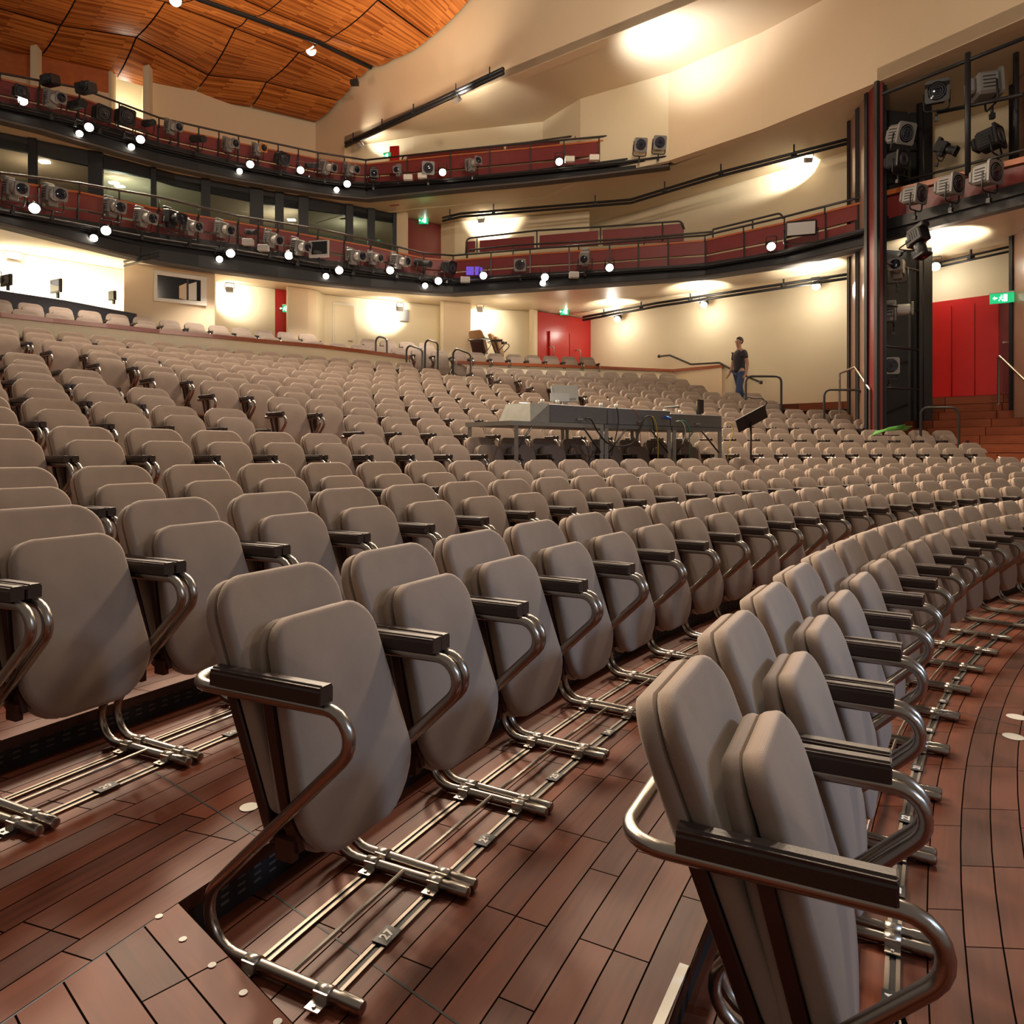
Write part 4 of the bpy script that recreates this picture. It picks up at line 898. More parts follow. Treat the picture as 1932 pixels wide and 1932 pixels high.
for i, (x, y, sx, sy, e) in enumerate(((1165, 602, 1160, 572, 70), (1328, 575, 1322, 540, 110), (1540, 540, 1535, 500, 130), (1765, 503, 1790, 445, 160))):
    Yl = onW(x, .55)[1]; p = D(x, y, Yl); q = Z(sx, sy, ZS)
    downlight(x, y, Yl, 'glowing round lamp on the trunking under the side soffit, %s from the left' % ordw(i), 'round lamps under the side soffit', 60, .09, tgt=(p.x-3, p.y-5, .8))
    lamp('SPOT', q+Vector((0, -.2, -.55)), e*1.3, (1, .93, .78), q, 110, .3, .08); lamp('POINT', p+Vector((nW.x*.3, nW.y*.3, -.2)), 26, (1, .93, .80), radius=.1)
# ------------------------------------------------------------------ stage lanterns
def lantern(kind, body, front):
    root = empty('stage_lamp'); I = Matrix.Identity(4)
    if kind == 'profile':
        bm = bmesh.new(); lathe(bm, [(.075, -.02), (.085, .0), (.085, .14), (.075, .17)], I, 16); obj('barrel', bm, 'lamp_silver' if body == 'lamp_grey' else body, root, smooth=True)
        bm = bmesh.new(); box(bm, (0, .02, -.13), (.21, .24, .20), rz=0); box(bm, (0, .05, -.25), (.15, .30, .08)); box(bm, (0, -.10, -.10), (.14, .14, .14)); bmesh.ops.bevel(bm, geom=bm.edges[:], offset=.015, segments=1, affect='EDGES')
        bd = obj('lamp_housing', bm, body, root)
        bm = bmesh.new()
        for s in (-1, 1):
            for k in range(4): box(bm, (s*.105, -.04+.04*k, -.14), (.006, .014, .12))
        obj('vents', bm, 'black_matt', bd)
        fs, lr, fz = .20, .076, .20
    elif kind == 'tube':
        bm = bmesh.new(); lathe(bm, [(.05, -.30), (.085, -.26), (.085, -.05), (.072, -.03), (.072, .08), (.080, .09), (.080, .20), (.074, .20)], I, 16); obj('barrel', bm, body, root, smooth=True)
        fs, lr, fz = 0, .072, .19
    else:
        bm = bmesh.new(); box(bm, (0, 0, -.12), (.25, .25, .24)); box(bm, (0, .0, -.27), (.18, .18, .08)); bmesh.ops.bevel(bm, geom=bm.edges[:], offset=.03, segments=1, affect='EDGES'); bd = obj('lamp_housing', bm, body, root)
        bm = bmesh.new()
        for s in (-1, 1):
            for k in range(4): box(bm, (s*.126, -.06+.04*k, -.12), (.006, .012, .13))
        obj('vents', bm, 'black_matt', bd)
        fs, lr, fz = .30, .115, .02
    if fs:
        bm = bmesh.new(); n_ = 20
        ring = [bm.verts.new((lr*1.08*cos(2*pi*k/n_), lr*1.08*sin(2*pi*k/n_), fz)) for k in range(n_)]
        sq = [bm.verts.new((max(-1, min(1, 1.42*cos(2*pi*k/n_)))*fs/2, max(-1, min(1, 1.42*sin(2*pi*k/n_)))*fs/2, fz)) for k in range(n_)]
        back = [bm.verts.new(v.co+Vector((0, 0, -.03))) for v in sq]
        for k in range(n_):
            j = (k+1) % n_; bm.faces.new((ring[k], sq[k], sq[j], ring[j])); bm.faces.new((sq[k], back[k], back[j], sq[j]))
        bm.faces.new(back[::-1]); fo = obj('gel_frame', recalc(bm), front, root)
    bm = bmesh.new(); lathe(bm, [(lr, fz-.02), (lr, fz-.006), (lr*.6, fz+.004), (lr*.1, fz+.008)], I, 18); obj('lens', bm, 'lens' if kind != 'tube' else 'lens_dark', root, smooth=True)
    if kind == 'fresnel':
        bm = bmesh.new()
        for q in (.35, .6, .85): tube(bm, [Vector((lr*q*cos(t), lr*q*sin(t), fz+.004)) for t in arange(0, 2*pi, 17)[:-1]], .003, 4, closed=True)
        obj('lens_rings', bm, 'lamp_grey', root)
    bm = bmesh.new(); W = .155; tube(bm, fillet([(W, 0, -.06), (W, -.24, -.06), (-W, -.24, -.06), (-W, 0, -.06)], .05, 3), .011, 6); obj('yoke', bm, 'black', root)
    bm = bmesh.new(); tube(bm, [(0, -.24, -.06), (0, -.33, -.06)], .016, 6); box(bm, (0, -.35, -.06), (.05, .06, .05)); obj('clamp', bm, 'black', root)
    return root
PR = {'g': lantern('profile', 'lamp_grey', 'lamp_grey'), 'a': lantern('profile', 'lamp_grey', 'gel_amber'), 'k': lantern('profile', 'black', 'black'), 't': lantern('tube', 'black_matt', 'black'),
      'f': lantern('fresnel', 'lamp_grey', 'lamp_grey'), 'b': lantern('fresnel', 'black_matt', 'black')}
for q in PR.values(): index_kids(q)
pused = {k: False for k in PR}
KN = {'g': 'grey profile stage lamp', 'a': 'grey stage lamp with amber front frame', 'k': 'black profile stage lamp', 't': 'black tubular stage lamp', 'f': 'grey square-fronted stage lamp', 'b': 'black square-fronted stage lamp'}
def put(k, x, y, Y, d, label, grp, s=1.0):
    if pused[k]: o = copy_tree(PR[k])
    else: o = PR[k]; pused[k] = True
    o.location = D(x, y, Y); o.rotation_euler = Vector(d).to_track_quat('Z', 'Y').to_euler(); o.scale = (s, s, s); tag(o, label, 'stage lamp', grp); return o
R_ = (1, -.62, -.22)
L1 = [('g', 30, 357, 1.1), ('g', 104, 368, 1.15), ('g', 217, 391, 1.1), ('g', 276, 411, 1.1), ('k', 330, 412, 1.15), ('g', 364, 428, 1.0), ('g', 425, 433, 1.05), ('t', 475, 438, .7), ('g', 517, 452, 1.05), ('g', 569, 466, 1.1),
      ('g', 673, 484, 1.1), ('g', 709, 487, .9), ('g', 757, 493, 1.05), ('t', 800, 497, 1.0), ('b', 853, 505, 1.0), ('f', 981, 500, .95), ('g', 1103, 488, 1.05)]
for i, (k, x, y, s) in enumerate(L1):
    d = (1, -.55-.25*random.random(), -.15-.2*random.random()) if x < 900 else (-.35+.4*random.random(), -1, -.35)
    put(k, x, y, YB1(x)-.42, d, '%s on the lower balcony, %s lamp from the left' % (KN[k], ordw(i)), 'stage lamps on the lower balcony', s*1.05)
L2 = [('b', 40, 172, .8), ('g', 104, 186, 1.1), ('t', 147, 197, 1.15), ('b', 196, 214, 1.1), ('b', 240, 220, 1.2), ('t', 282, 232, .9), ('g', 328, 240, 1.0), ('t', 375, 262, 1.0), ('g', 436, 272, 1.0), ('a', 490, 281, .95), ('b', 536, 300, 1.05),
      ('t', 590, 312, .8), ('g', 620, 316, 1.0), ('g', 664, 320, 1.0), ('k', 705, 328, 1.0), ('g', 750, 321, .85), ('f', 808, 317, 1.05), ('g', 894, 308, 1.0), ('f', 1209, 273, 1.0), ('f', 1245, 269, 1.0)]
for i, (k, x, y, s) in enumerate(L2):
    d = (1, -.5-.3*random.random(), -.12-.2*random.random()) if x < 700 else (-.2+.5*random.random(), -1, -.3) if x not in (894,) else (.8, -1, .1)
    put(k, x, y, YB2(x)-.42, d, '%s on the upper balcony, %s lamp from the left' % (KN[k], ordw(i)), 'stage lamps on the upper balcony', s*1.05)
for i, (k, x, y, Y, s, d) in enumerate((('f', 1737, 366, 12.9, 1.15, (.55, -1, -.12)), ('f', 1806, 347, 12.3, 1.2, (.5, -1, -.1)), ('f', 1877, 325, 11.8, 1.25, (.45, -1, -.05)), ('b', 1703, 300, 13.3, 1.1, (.5, -1, -.1)),
        ('f', 1709, 252, 13.3, 1.3, (.3, -1, -.3)), ('b', 1768, 172, 13.0, 1.3, (-.5, -1, -.2)), ('f', 1880, 160, 12.3, 1.5, (1, -.2, .05)), ('b', 1885, 256, 12.2, 1.3, (.7, -1, .2)), ('k', 1788, 282, 12.6, .8, (.7, -.8, -.6)),
        ('k', 1735, 462, 12.9, 1.2, (.1, -.3, -1)), ('g', 1692, 505, 14.2, 1.2, (-.7, -1, .1)), ('g', 1695, 585, 14.2, 1.3, (1, -.5, 0)), ('f', 1680, 690, 14.2, 1.1, (-.2, -1, 0)))):
    put(k, x, y, Y, d, '%s at the lamp tower and bridge, %s counted from the bridge rail' % (KN[k], ordw(i)), 'stage lamps on the tower and bridge', s)
# flood lamp and small equipment on the side balcony
fl = empty('flood_lamp', D(1511, 431, YB1(1511)-.4)); tag(fl, 'dark rectangular flood lamp tilted on the lower side balcony', 'flood lamp'); fl.rotation_euler = (radians(15), 0, radians(-18))
bm = bmesh.new(); box(bm, (0, 0, 0), (.62, .16, .32)); bmesh.ops.bevel(bm, geom=bm.edges[:], offset=.03, segments=1, affect='EDGES'); obj('lamp_housing', bm, 'black', fl)
bm = bmesh.new(); box(bm, (0, -.085, 0), (.54, .01, .25)); obj('glass_front', bm, 'lamp_silver', fl)
bm = bmesh.new(); tube(bm, fillet([(.33, 0, 0), (.33, 0, -.3), (-.33, 0, -.3), (-.33, 0, 0)], .05, 3), .014, 6); obj('yoke', bm, 'black', fl)
ms = empty('monitor', D(602, 470, YB1(602)-.35)); tag(ms, 'silver-framed flat monitor on the lower balcony front', 'monitor'); ms.rotation_euler = (0, 0, radians(-12))
bm = bmesh.new(); box(bm, (0, 0, 0), (.50, .06, .40)); obj('frame', bm, 'lamp_silver', ms); bm = bmesh.new(); box(bm, (.02, -.035, .02), (.40, .01, .30)); obj('screen', bm, 'lens_dark', ms)
bm = bmesh.new(); tube(bm, [(0, 0, -.2), (0, .05, -.42)], .02, 6); obj('bracket', bm, 'black', ms)
sg = empty('led_tiles', D(895, 511, YB1(895)-.28)); tag(sg, 'four small purple glowing tiles on the burgundy balcony front', 'led panel')
for dx in (-.11, .11):
    for dz in (-.055, .055): bm = bmesh.new(); box(bm, (dx, 0, dz), (.19, .04, .095)); obj('tile', bm, 'purple_glow', sg)
for i, (x, y, B) in enumerate(((497, 468, 1), (468, 457, 1), (878, 528, 1), (1083, 519, 1), (770, 335, 2), (797, 332, 2), (1075, 301, 2), (1121, 298, 2))):
    p = D(x, y, (YB1(x) if B == 1 else YB2(x))-.36); bm = bmesh.new(); box(bm, p, (.24, .14, .14)); bmesh.ops.bevel(bm, geom=bm.edges[:], offset=.012, segments=1, affect='EDGES')
    tag(obj('dimmer_box', bm, 'plate_white' if i > 3 else 'lamp_silver'), 'small pale dimmer box on the %s balcony beam, %s from the left' % ('lower' if B == 1 else 'upper', ordw(i % 4)), 'dimmer box', 'dimmer boxes on the balcony beams')
for i, (x, y, sc) in enumerate(((95, 152, .36), (162, 166, .42))):
    root = empty('loudspeaker', D(x, y, 15.6)); tag(root, 'black device on the upper balcony rail at the left, %s one' % ('left', 'right')[i], 'loudspeaker'); root.rotation_euler = (.2, 0, -.3)
    bm = bmesh.new(); box(bm, (0, 0, 0), (sc, .25, .22)); bmesh.ops.bevel(bm, geom=bm.edges[:], offset=.03, segments=1, affect='EDGES'); obj('cabinet', bm, 'black', root)
    bm = bmesh.new(); lathe(bm, [(.09, 0), (.09, .05), (.07, .05)], Matrix.Translation((sc*.25, -.13, 0)) @ Matrix.Rotation(pi/2, 4, 'X'), 14); obj('horn', bm, 'lens_dark', root)
bm = bmesh.new(); p = D(669, 156, 19.9); box(bm, p, (.22, .16, .12)); box(bm, p+Vector((.06, 0, .12)), (.03, .03, .14)); tag(obj('camera_box', bm, 'black'), 'small black box fixed to the tall peach face', 'camera')
# ------------------------------------------------------------------ wall speakers, vents on the back walls
def grille(x, y, w_, h_, A, B, m, label):
    X, Y = on_line(x, A, B); p = Vector((X, Y, hz(y, Y))); n_ = -Vector((X, Y, 0)).normalized(); root = empty('wall_speaker', p+n_*.06, atan2(B[1]-A[1], B[0]-A[0])); tag(root, label, 'speaker')
    bm = bmesh.new(); box(bm, (0, 0, 0), (w_, .06, h_)); obj('grille', bm, m, root); bm = bmesh.new()
    for sx in (-1, 1):
        for sz in (-1, 1): box(bm, (sx*w_*.45, -.035, sz*h_*.45), (.02, .01, .02))
    obj('screws', bm, 'bright_steel', root)
q0, q1 = zl(612, 556), zl(833, 577)
grille(763, 596, .25, .32, q0, q1, 'lamp_grey', 'square grey wall speaker on the cream wall behind the terrace')
grille(1027, 415, .34, .34, WA, WB, 'lamp_grey', 'dark square wall speaker between the two bright patches behind the side balcony')
l0, l1 = zl(-60, 463), zl(232, 509)
grille(25, 483, .30, .14, l0, l1, 'lamp_silver', 'small pale vent high on the bright booth wall'); grille(27, 510, .28, .30, l0, l1, 'lamp_silver', 'pale square speaker on the bright booth wall')
# control desk of the terrace booth
dk = empty('control_desk'); tag(dk, 'long dark control desk front behind the left terrace seats', 'desk')
lo = [D(x, y, Y) for x, y, Y in ((-300, 470, 13.0), (-60, 540, 13.85), (0, 548, 14.1), (120, 566, 14.9), (258, 592, 15.8))]
bm = bmesh.new(); band(bm, [Vector((p.x, p.y, 3.2)) for p in lo], lo, .25); obj('front', recalc(bm), 'desk_panel', dk)
for i, (x, y, w_, h_) in enumerate(((12, 529, .36, .22), (106, 540, .36, .28), (212, 558, .22, .20))):
    root = empty('monitor', D(x, y, 14.35+i*.65), -.5); tag(root, 'monitor on the dark control desk, %s from the left' % ordw(i), 'monitor', 'monitors on the control desk')
    bm = bmesh.new(); box(bm, (0, 0, 0), (w_, .05, h_)); obj('frame', bm, 'black', root); bm = bmesh.new(); box(bm, (0, -.03, 0), (w_*.85, .01, h_*.8)); obj('screen', bm, 'lens_dark', root)
    bm = bmesh.new(); box(bm, (0, .03, -h_*.62), (.06, .04, h_*.5)); obj('stand', bm, 'black', root)
# ------------------------------------------------------------------ black hoops and handrails
def hoop(P, Y, drop, label, r=.024, m='handrail_black', grp='black hoop rails', fr=.12):
    Ys = Y if isinstance(Y, (list, tuple)) else [Y]*len(P); pts = [D(x, y, yy) for (x, y), yy in zip(P, Ys)]
    root = empty('hoop_rail'); tag(root, label, 'handrail', grp); a, b = pts[0].copy(), pts[-1].copy(); a.z -= drop; b.z -= drop
    bm = bmesh.new(); tube(bm, fillet([a]+pts+[b], fr, 4), r, 8); obj('hoop', bm, m, root, smooth=True)
    bm = bmesh.new(); lathe(bm, [(.05, 0), (.05, .012)], Matrix.Translation(a), 10); obj('base_plate', bm, m, root)
hoop([(709, 633), (730, 639)], [17.4, 17.2], .85, 'black hoop rail behind the left parapet near the steps')
hoop([(767, 649), (797, 660)], [16.9, 16.6], .95, 'black hoop rail at the right end of the left parapet')
hoop([(802, 639), (826, 647)], [17.6, 17.3], 1.0, 'tall black hoop rail in the middle of the terrace steps')
hoop([(855, 655), (888, 668)], [17.2, 16.9], .95, 'black hoop rail at the left end of the right parapet')
hoop([(1407, 710), (1474, 710)], [15.9, 15.7], .85, 'wide black hoop rail in front of the walking person')
hoop([(1555, 735), (1628, 736)], [14.9, 14.6], .8, 'black hoop rail left of the lamp tower')
hoop([(1737, 769), (1809, 769)], [13.6, 13.3], .75, 'black hoop rail in front of the wooden steps')
hoop([(1584, 704), (1613, 693), (1641, 735)], [15.2, 14.8, 14.0], .9, 'steel handrail sloping beside the brown pier', m='steel', fr=.05)
hoop([(1884, 670), (1955, 738)], [13.8, 12.6], .95, 'steel handrail sloping down in front of the red door', m='steel', fr=.03)
hp_ = [(1248, 673), (1268, 671), (1308, 688), (1362, 685), (1392, 702), (1440, 722)]
root = empty('wall_handrail'); tag(root, 'black wall handrail curving down the cream side wall', 'handrail')
bm = bmesh.new(); tube(bm, fillet([wpt(x, y)+Vector((nW.x, nW.y, 0))*.12 for x, y in hp_], .15, 4), .026, 8); obj('rail', bm, 'handrail_black', root, smooth=True)
for x, y in ((1248, 673), (1440, 722)): bm = bmesh.new(); bmesh.ops.create_uvsphere(bm, u_segments=10, v_segments=6, radius=.05, matrix=Matrix.Translation(wpt(x, y)+Vector((nW.x, nW.y, 0))*.12)); obj('end_knob', bm, 'handrail_black', root, smooth=True)
# ------------------------------------------------------------------ mixing desk standing over the seats
def a_at(r, off, x):
    lo_, hi_ = .2, 1.5
    for _ in range(50):
        m_ = (lo_+hi_)/2; p = rp(r, m_, off); X = CX+F*p.x/max(p.y, .05)
        if X < x: lo_ = m_
        else: hi_ = m_
    return (lo_+hi_)/2
zT = 1.70
def tp(x, back=0, z=zT): a = a_at(4, -.16, x); return rp(4, a, -.16+back, z)
for i, (x0, x1, lbl) in enumerate(((964, 1139, 'left'), (1141, 1266, 'middle'), (1269, 1362, 'right'))):
    root = empty('folding_table'); tag(root, '%s metal folding table standing over the seats under the mixing desk' % lbl, 'table', 'tables under the mixing desk')
    P = [tp(x0), tp(x1), tp(x1, .75), tp(x0, .75)]
    bm = bmesh.new(); poly_z(bm, [(p.x, p.y) for p in P], zT-.05, .05); obj('tabletop', recalc(bm), 'desk_light' if i == 0 else 'desk_grey', root)
    for q in (tp(x0+10 if i == 0 else x0+3), tp(x1-4), tp(x0+3, .7), tp(x1-3, .7)):
        if i == 0 and q == tp(x0+3, .7): pass
        bm = bmesh.new(); box(bm, (q.x, q.y, (zT-.05+.64)/2), (.045, .045, zT-.05-.64)); obj('leg', bm, 'desk_light', root)
    a_, b_ = tp(x0+8), tp(x0+40); bm = bmesh.new(); tube(bm, [Vector((a_.x, a_.y, zT-.35)), Vector((b_.x, b_.y, zT-.05))], .012, 5); obj('brace', bm, 'handrail_black', root)
    a_, b_ = tp(x1-6), tp(x1-38); bm = bmesh.new(); tube(bm, [Vector((a_.x, a_.y, zT-.35)), Vector((b_.x, b_.y, zT-.05))], .012, 5); obj('brace', bm, 'handrail_black', root)
for i, (x0, x1, lbl) in enumerate(((1040, 1148, 'left'), (1149, 1267, 'middle'), (1268, 1364, 'right'))):
    root = empty('mixing_desk'); tag(root, '%s grey metal flight case of the mixing desk on the folding tables' % lbl, 'mixing desk', 'cases of the mixing desk')
    P = [tp(x0, .02), tp(x1, .02), tp(x1, .55), tp(x0, .55)]
    bm = bmesh.new(); vs = [bm.verts.new((p.x, p.y, zT+.002)) for p in P]; zs = (.215, .215, .26, .26) if i < 2 else (.18, .18, .22, .22); ws = [bm.verts.new((p.x, p.y, zT+z_)) for p, z_ in zip(P, zs)]
    bm.faces.new(vs[::-1]); bm.faces.new(ws)
    for k in range(4): bm.faces.new((vs[k], vs[(k+1) % 4], ws[(k+1) % 4], ws[k]))
    bmesh.ops.bevel(bm, geom=bm.edges[:], offset=.008, segments=1, affect='EDGES'); obj('case', recalc(bm), 'desk_grey', root)
    m_ = tp((x0+x1)/2, -.0); bm = bmesh.new(); box(bm, (m_.x, m_.y, zT+.05), (.10, .02, .02), rz=-a_at(4, -.16, (x0+x1)/2)+pi/2); obj('catch', bm, 'bright_steel', root)
    for dx in (12, 40): m_ = tp(x0+dx, .25); bm = bmesh.new(); lathe(bm, [(.022, 0), (.022, .05)], Matrix.Translation((m_.x, m_.y, zT+zs[0]+.02)), 10); obj('knob', bm, 'plate_white', root)
# pale end box, slanted
P = [tp(1003, .02), tp(1039, .02), tp(1039, .55), tp(1003, .55)]; Q = [tp(1012, .10), tp(1039, .02), tp(1039, .55), tp(1012, .50)]
bm = bmesh.new(); vs = [bm.verts.new((p.x, p.y, zT+.002)) for p in P]; ws = [bm.verts.new((p.x, p.y, zT+.218)) for p in Q]; bm.faces.new(vs[::-1]); bm.faces.new(ws)
for k in range(4): bm.faces.new((vs[k], vs[(k+1) % 4], ws[(k+1) % 4], ws[k]))
tag(obj('case_end', recalc(bm), 'desk_light'), 'pale slanted metal end box on the left of the mixing desk', 'case')
root = empty('monitor', tp(1120, .50, zT+.40), .15); tag(root, 'grey tilted computer monitor seen from behind on the mixing desk', 'monitor'); root.rotation_euler = (-.35, 0, .12)
bm = bmesh.new(); box(bm, (0, 0, 0), (.34, .04, .22)); obj('frame', bm, 'monitor_grey', root); bm = bmesh.new(); box(bm, (0, -.02, 0), (.28, .02, .15)); obj('back_cover', bm, 'monitor_grey', root); bm = bmesh.new(); box(bm, (0, .03, -.11), (.06, .05, .14)); obj('stand', bm, 'monitor_grey', root)
p = tp(1090, .30, zT+.33); bm = bmesh.new(); box(bm, p, (.24, .01, .10), rz=.2); tag(obj('paper_sheet', bm, 'plate_white'), 'white paper sheet leaning on the mixing desk', 'paper')
p = tp(1352, .3, zT+.32); root = empty('monitor', p, .9); tag(root, 'small black screen at the right end of the mixing desk', 'monitor'); bm = bmesh.new(); box(bm, (0, 0, 0), (.16, .03, .20)); obj('frame', bm, 'black', root); bm = bmesh.new(); box(bm, (0, .03, -.10), (.05, .05, .10)); obj('stand', bm, 'black', root)
p = tp(1275, .2, zT+.27); bm = bmesh.new(); tube(bm, [p, p+Vector((.16, 0, .01)), p+Vector((.20, 0, .012))], [.012, .018, .026], 8); tag(obj('microphone', bm, 'lamp_grey'), 'small grey microphone lying on the mixing desk', 'microphone')
def cable(pts, m, label, r=.007, back=-.03):
    V = [tp(x, back, hz(y, tp(x, back).y)) for x, y in pts]; W = []
    for i in range(len(V)-1):
        a0, a1, a2, a3 = V[max(0, i-1)], V[i], V[i+1], V[min(len(V)-1, i+2)]
        for t in (0, .2, .4, .6, .8): W.append(.5*((2*a1)+(a2-a0)*t+(2*a0-5*a1+4*a2-a3)*t*t+(3*a1-a0-3*a2+a3)*t**3))
    W.append(V[-1]); bm = bmesh.new(); tube(bm, W, r, 6); tag(obj('cable', bm, m), label, 'cable', 'cables of the mixing desk')
cable([(1102, 789), (1112, 792), (1125, 815), (1142, 835), (1165, 842), (1190, 836), (1205, 810), (1213, 788), (1225, 785)], 'cable_black', 'thick black cable looping low under the mixing desk', .009)
cable([(1228, 786), (1234, 800), (1238, 830), (1238, 868)], 'cable_yellow', 'yellow cable hanging straight from the middle case', .007)
cable([(1226, 786), (1231, 810), (1233, 866)], 'cable_black', 'black cable hanging beside the yellow one')
cable([(1276, 795), (1288, 795), (1297, 812), (1297, 862)], 'cable_green', 'green cable hanging from the right case')
cable([(1272, 795), (1284, 796), (1290, 815), (1284, 838)], 'plate_white', 'pale cable hanging from the right case', .006)
cable([(1368, 797), (1378, 800), (1380, 815), (1372, 840), (1370, 868)], 'cable_yellow', 'yellow and green cable hanging past the right table end', .006)
cable([(1186, 768), (1202, 780), (1206, 810), (1208, 838)], 'cable_red', 'thin red cable in front of the middle case', .004, -.01)
cable([(1160, 768), (1163, 800), (1150, 860)], 'cable_black', 'black cable down the joint of the left and middle cases')
cable([(1252, 787), (1262, 790)], 'cable_blue', 'short blue plug on the middle case', .022)
# music stand with lamp
ps = D(1418, 790, 9.7); root = empty('music_stand', ps); tag(root, 'black tilted music stand right of the mixing desk', 'music stand')
bm = bmesh.new(); M = Matrix.Rotation(radians(-28), 4, 'Y') @ Matrix.Rotation(radians(35), 4, 'X'); box(bm, (0, 0, 0), (.44, .015, .22), M); obj('desk_plate', bm, 'black', root)
bm = bmesh.new(); tube(bm, [(0, .03, -.03), (0, .03, -1.0)], .014, 8); obj('pole', bm, 'black', root)
bm = bmesh.new(); tube(bm, [Vector(q) for q in ((.16, 0, .10), (.20, -.02, .22), (.12, -.04, .27), (.0, -.05, .27), (-.08, -.05, .29))], .008, 6); obj('gooseneck_lamp', bm, 'black', root)
# flowers lying over a far seat
pf = D(1675, 822, 12.6); root = empty('flower_bunch', pf); tag(root, 'bunch of long green stems lying on a seat before the steps', 'flowers')
for k in range(7):
    bm = bmesh.new(); a = Vector((-.28+.02*k, .02*k, .0+.012*k)); b = Vector((.20+.04*k, .03, .10+.03*(k % 4))); tube(bm, [a, a.lerp(b, .5)+Vector((0, 0, .03)), b], [.010, .008, .006], 5); obj('stem', bm, 'leaf', root)
bm = bmesh.new()
for k in range(10):
    c = Vector((-.2+.04*k, 0, .0+.01*random.random())); box(bm, c, (.12, .02, .012), rz=random.random()*3)
obj('dry_leaves', bm, 'hair', root)
# two tan chairs behind the right parapet
tan = proto_seat(False, 'tan_fabric'); index_kids(tan); t2_ = copy_tree(tan)
for o, (x, y, Y, rz, lb) in zip((tan, t2_), ((911, 690, 19.6, radians(60), 'tan chair turned away behind the right parapet, left one'), (952, 690, 19.8, radians(-15), 'tan chair turned sideways behind the right parapet, right one'))):
    p = D(x, y, Y); o.location = (p.x, p.y, 3.72); o.rotation_euler = (0, 0, rz); tag(o, lb, 'chair', 'tan chairs on the terrace')
# ------------------------------------------------------------------ person walking along the side aisle
def skin(name, joints, edges, m, parent, sub=2):
    me = bpy.data.meshes.new(name); me.from_pydata([j[:3] for j in joints], edges, []); o = bpy.data.objects.new(name, me); COL.objects.link(o); o.parent = parent
    o.modifiers.new('skin', 'SKIN'); 
    for v, j in zip(me.skin_vertices[0].data if me.skin_vertices else [], joints): v.radius = (j[3], j[4] if len(j) > 4 else j[3])
    if me.skin_vertices: me.skin_vertices[0].data[0].use_root = True
    s_ = o.modifiers.new('sub', 'SUBSURF'); s_.levels = sub; s_.render_levels = sub
    dg = bpy.context.evaluated_depsgraph_get(); dg.update(); nm = bpy.data.meshes.new_from_object(o.evaluated_get(dg)); o.modifiers.clear(); o.data = nm; nm.name = name
    nm.materials.clear(); nm.materials.append(MATS[m]); nm.polygons.foreach_set('use_smooth', [True]*len(nm.polygons)); return o
pp = D(1395, 771, 17.2)
per = empty('person', (pp.x, pp.y, 2.335)); tag(per, 'person in dark t-shirt and blue jeans walking down the side aisle', 'person')
# facing -x (towards the left of the photo), slightly turned to the camera
hands = []
J = [(0, 0, .95, .095, .095), (0, 0, 1.12, .09, .09), (.005, 0, 1.30, .10, .10), (.01, 0, 1.42, .07, .10), (0, 0, 1.50, .045), (-.025, 0, 1.57, .062), (-.02, 0, 1.66, .082, .072), (-.012, 0, 1.72, .055),
     (0, -.09, .90, .085), (-.10, -.10, .50, .056), (-.14, -.10, .10, .040), (-.27, -.10, .04, .032), (0, .09, .90, .085), (.10, .09, .50, .056), (.26, .09, .13, .040), (.16, .09, .04, .032),
     (.01, -.19, 1.38, .050), (.05, -.235, 1.10, .040), (.0, -.25, .88, .028), (-.02, -.25, .83, .026), (.01, .19, 1.38, .050), (-.02, .24, 1.10, .040), (-.10, .25, .90, .028), (-.13, .25, .86, .026)]
Eg = [(0, 1), (1, 2), (2, 3), (3, 4), (4, 5), (5, 6), (6, 7), (0, 8), (8, 9), (9, 10), (10, 11), (0, 12), (12, 13), (13, 14), (14, 15), (3, 16), (16, 17), (17, 18), (18, 19), (3, 20), (20, 21), (21, 22), (22, 23)]
for b0, yy in ((19, -1), (23, 1)):
    bx_, by_, bz_ = J[b0][:3]
    for k in range(4):
        i0 = len(J); J += [(bx_-.035, by_+(k-1.5)*.018, bz_-.035-.004*(k % 2), .0095), (bx_-.045, by_+(k-1.5)*.019, bz_-.075+.006*abs(k-1.5), .0085)]; Eg += [(b0, i0), (i0, i0+1)]
    i0 = len(J); J += [(bx_-.045, by_-yy*.03, bz_-.012, .010), (bx_-.065, by_-yy*.035, bz_-.035, .009)]; Eg += [(b0, i0), (i0, i0+1)]
body = skin('body', J, Eg, 'skin', per)
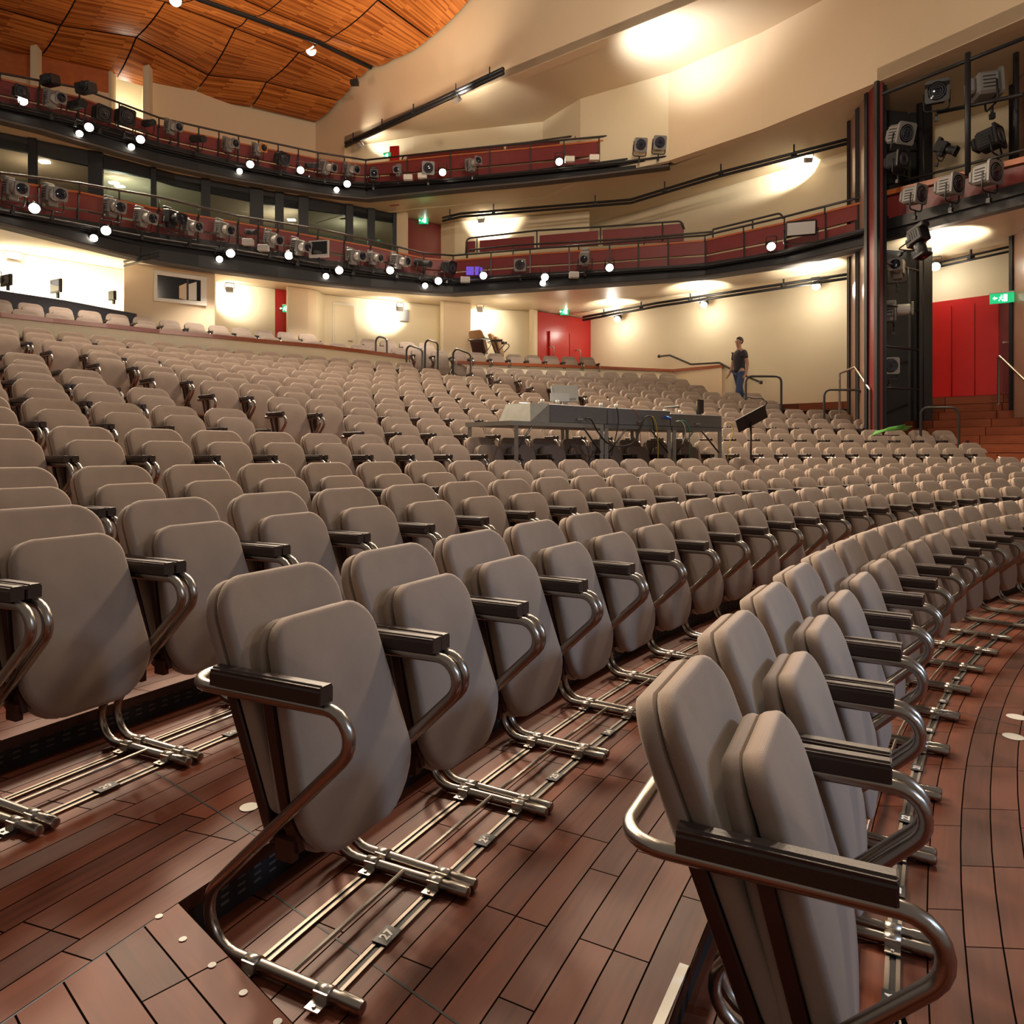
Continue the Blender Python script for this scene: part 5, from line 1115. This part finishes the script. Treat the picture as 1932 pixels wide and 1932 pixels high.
sh = [(0, 0, .88, .150, .150), (0, 0, 1.08, .140, .140), (.005, 0, 1.28, .150, .150), (.01, 0, 1.43, .105, .105), (.01, -.19, 1.385, .066), (.028, -.215, 1.22, .060), (.01, .19, 1.385, .066), (-.014, .215, 1.22, .060)]
skin('t_shirt', sh, [(0, 1), (1, 2), (2, 3), (3, 4), (4, 5), (3, 6), (6, 7)], 'shirt', per)
jn = [(0, 0, 1.02, .135, .135), (0, -.09, .88, .105), (-.10, -.10, .50, .072), (-.145, -.10, .09, .060), (0, .09, .88, .100), (.10, .09, .50, .072), (.265, .09, .13, .060)]
skin('jeans', jn, [(0, 1), (1, 2), (2, 3), (0, 4), (4, 5), (5, 6)], 'jeans', per)
bm = bmesh.new(); bmesh.ops.create_uvsphere(bm, u_segments=16, v_segments=10, radius=.098, matrix=Matrix.Translation((.004, 0, 1.682)) @ Matrix.Diagonal((1, .86, 1, 1)))
for v in bm.verts:
    if v.co.x < -.045: v.co.x = -.045-.25*(v.co.x+.045)*-1 if v.co.z > 1.72 else -.03
obj('hair', bm, 'hair', per, smooth=True)
for s, (x, z_) in ((-1, (-.15, .045)), (1, (.25, .07))):
    skin('shoe', [(x+.06, s*.095, z_, .048), (x-.06, s*.095, z_-.005, .045), (x-.15, s*.095, z_-.012, .034)], [(0, 1), (1, 2)], 'shoe', per, 1)
bm = bmesh.new(); bmesh.ops.create_uvsphere(bm, u_segments=8, v_segments=6, radius=.014, matrix=Matrix.Translation((-.108, 0, 1.645))); obj('nose', bm, 'skin', per, smooth=True)
bm = bmesh.new()
for s in (-1, 1): bmesh.ops.create_uvsphere(bm, u_segments=8, v_segments=6, radius=.009, matrix=Matrix.Translation((-.094, s*.03, 1.668)))
obj('eyes', bm, 'hair', per, smooth=True)
bm = bmesh.new(); box(bm, (-.094, 0, 1.606), (.008, .045, .008)); obj('mouth', bm, 'burgundy', per)
for s in (-1, 1): bm = bmesh.new(); bmesh.ops.create_uvsphere(bm, u_segments=8, v_segments=6, radius=.022, matrix=Matrix.Translation((-.01, s*.078, 1.645)) @ Matrix.Diagonal((1, .5, 1.3, 1))); obj('ear', bm, 'skin', per, smooth=True)
per.rotation_euler = (0, 0, radians(20))
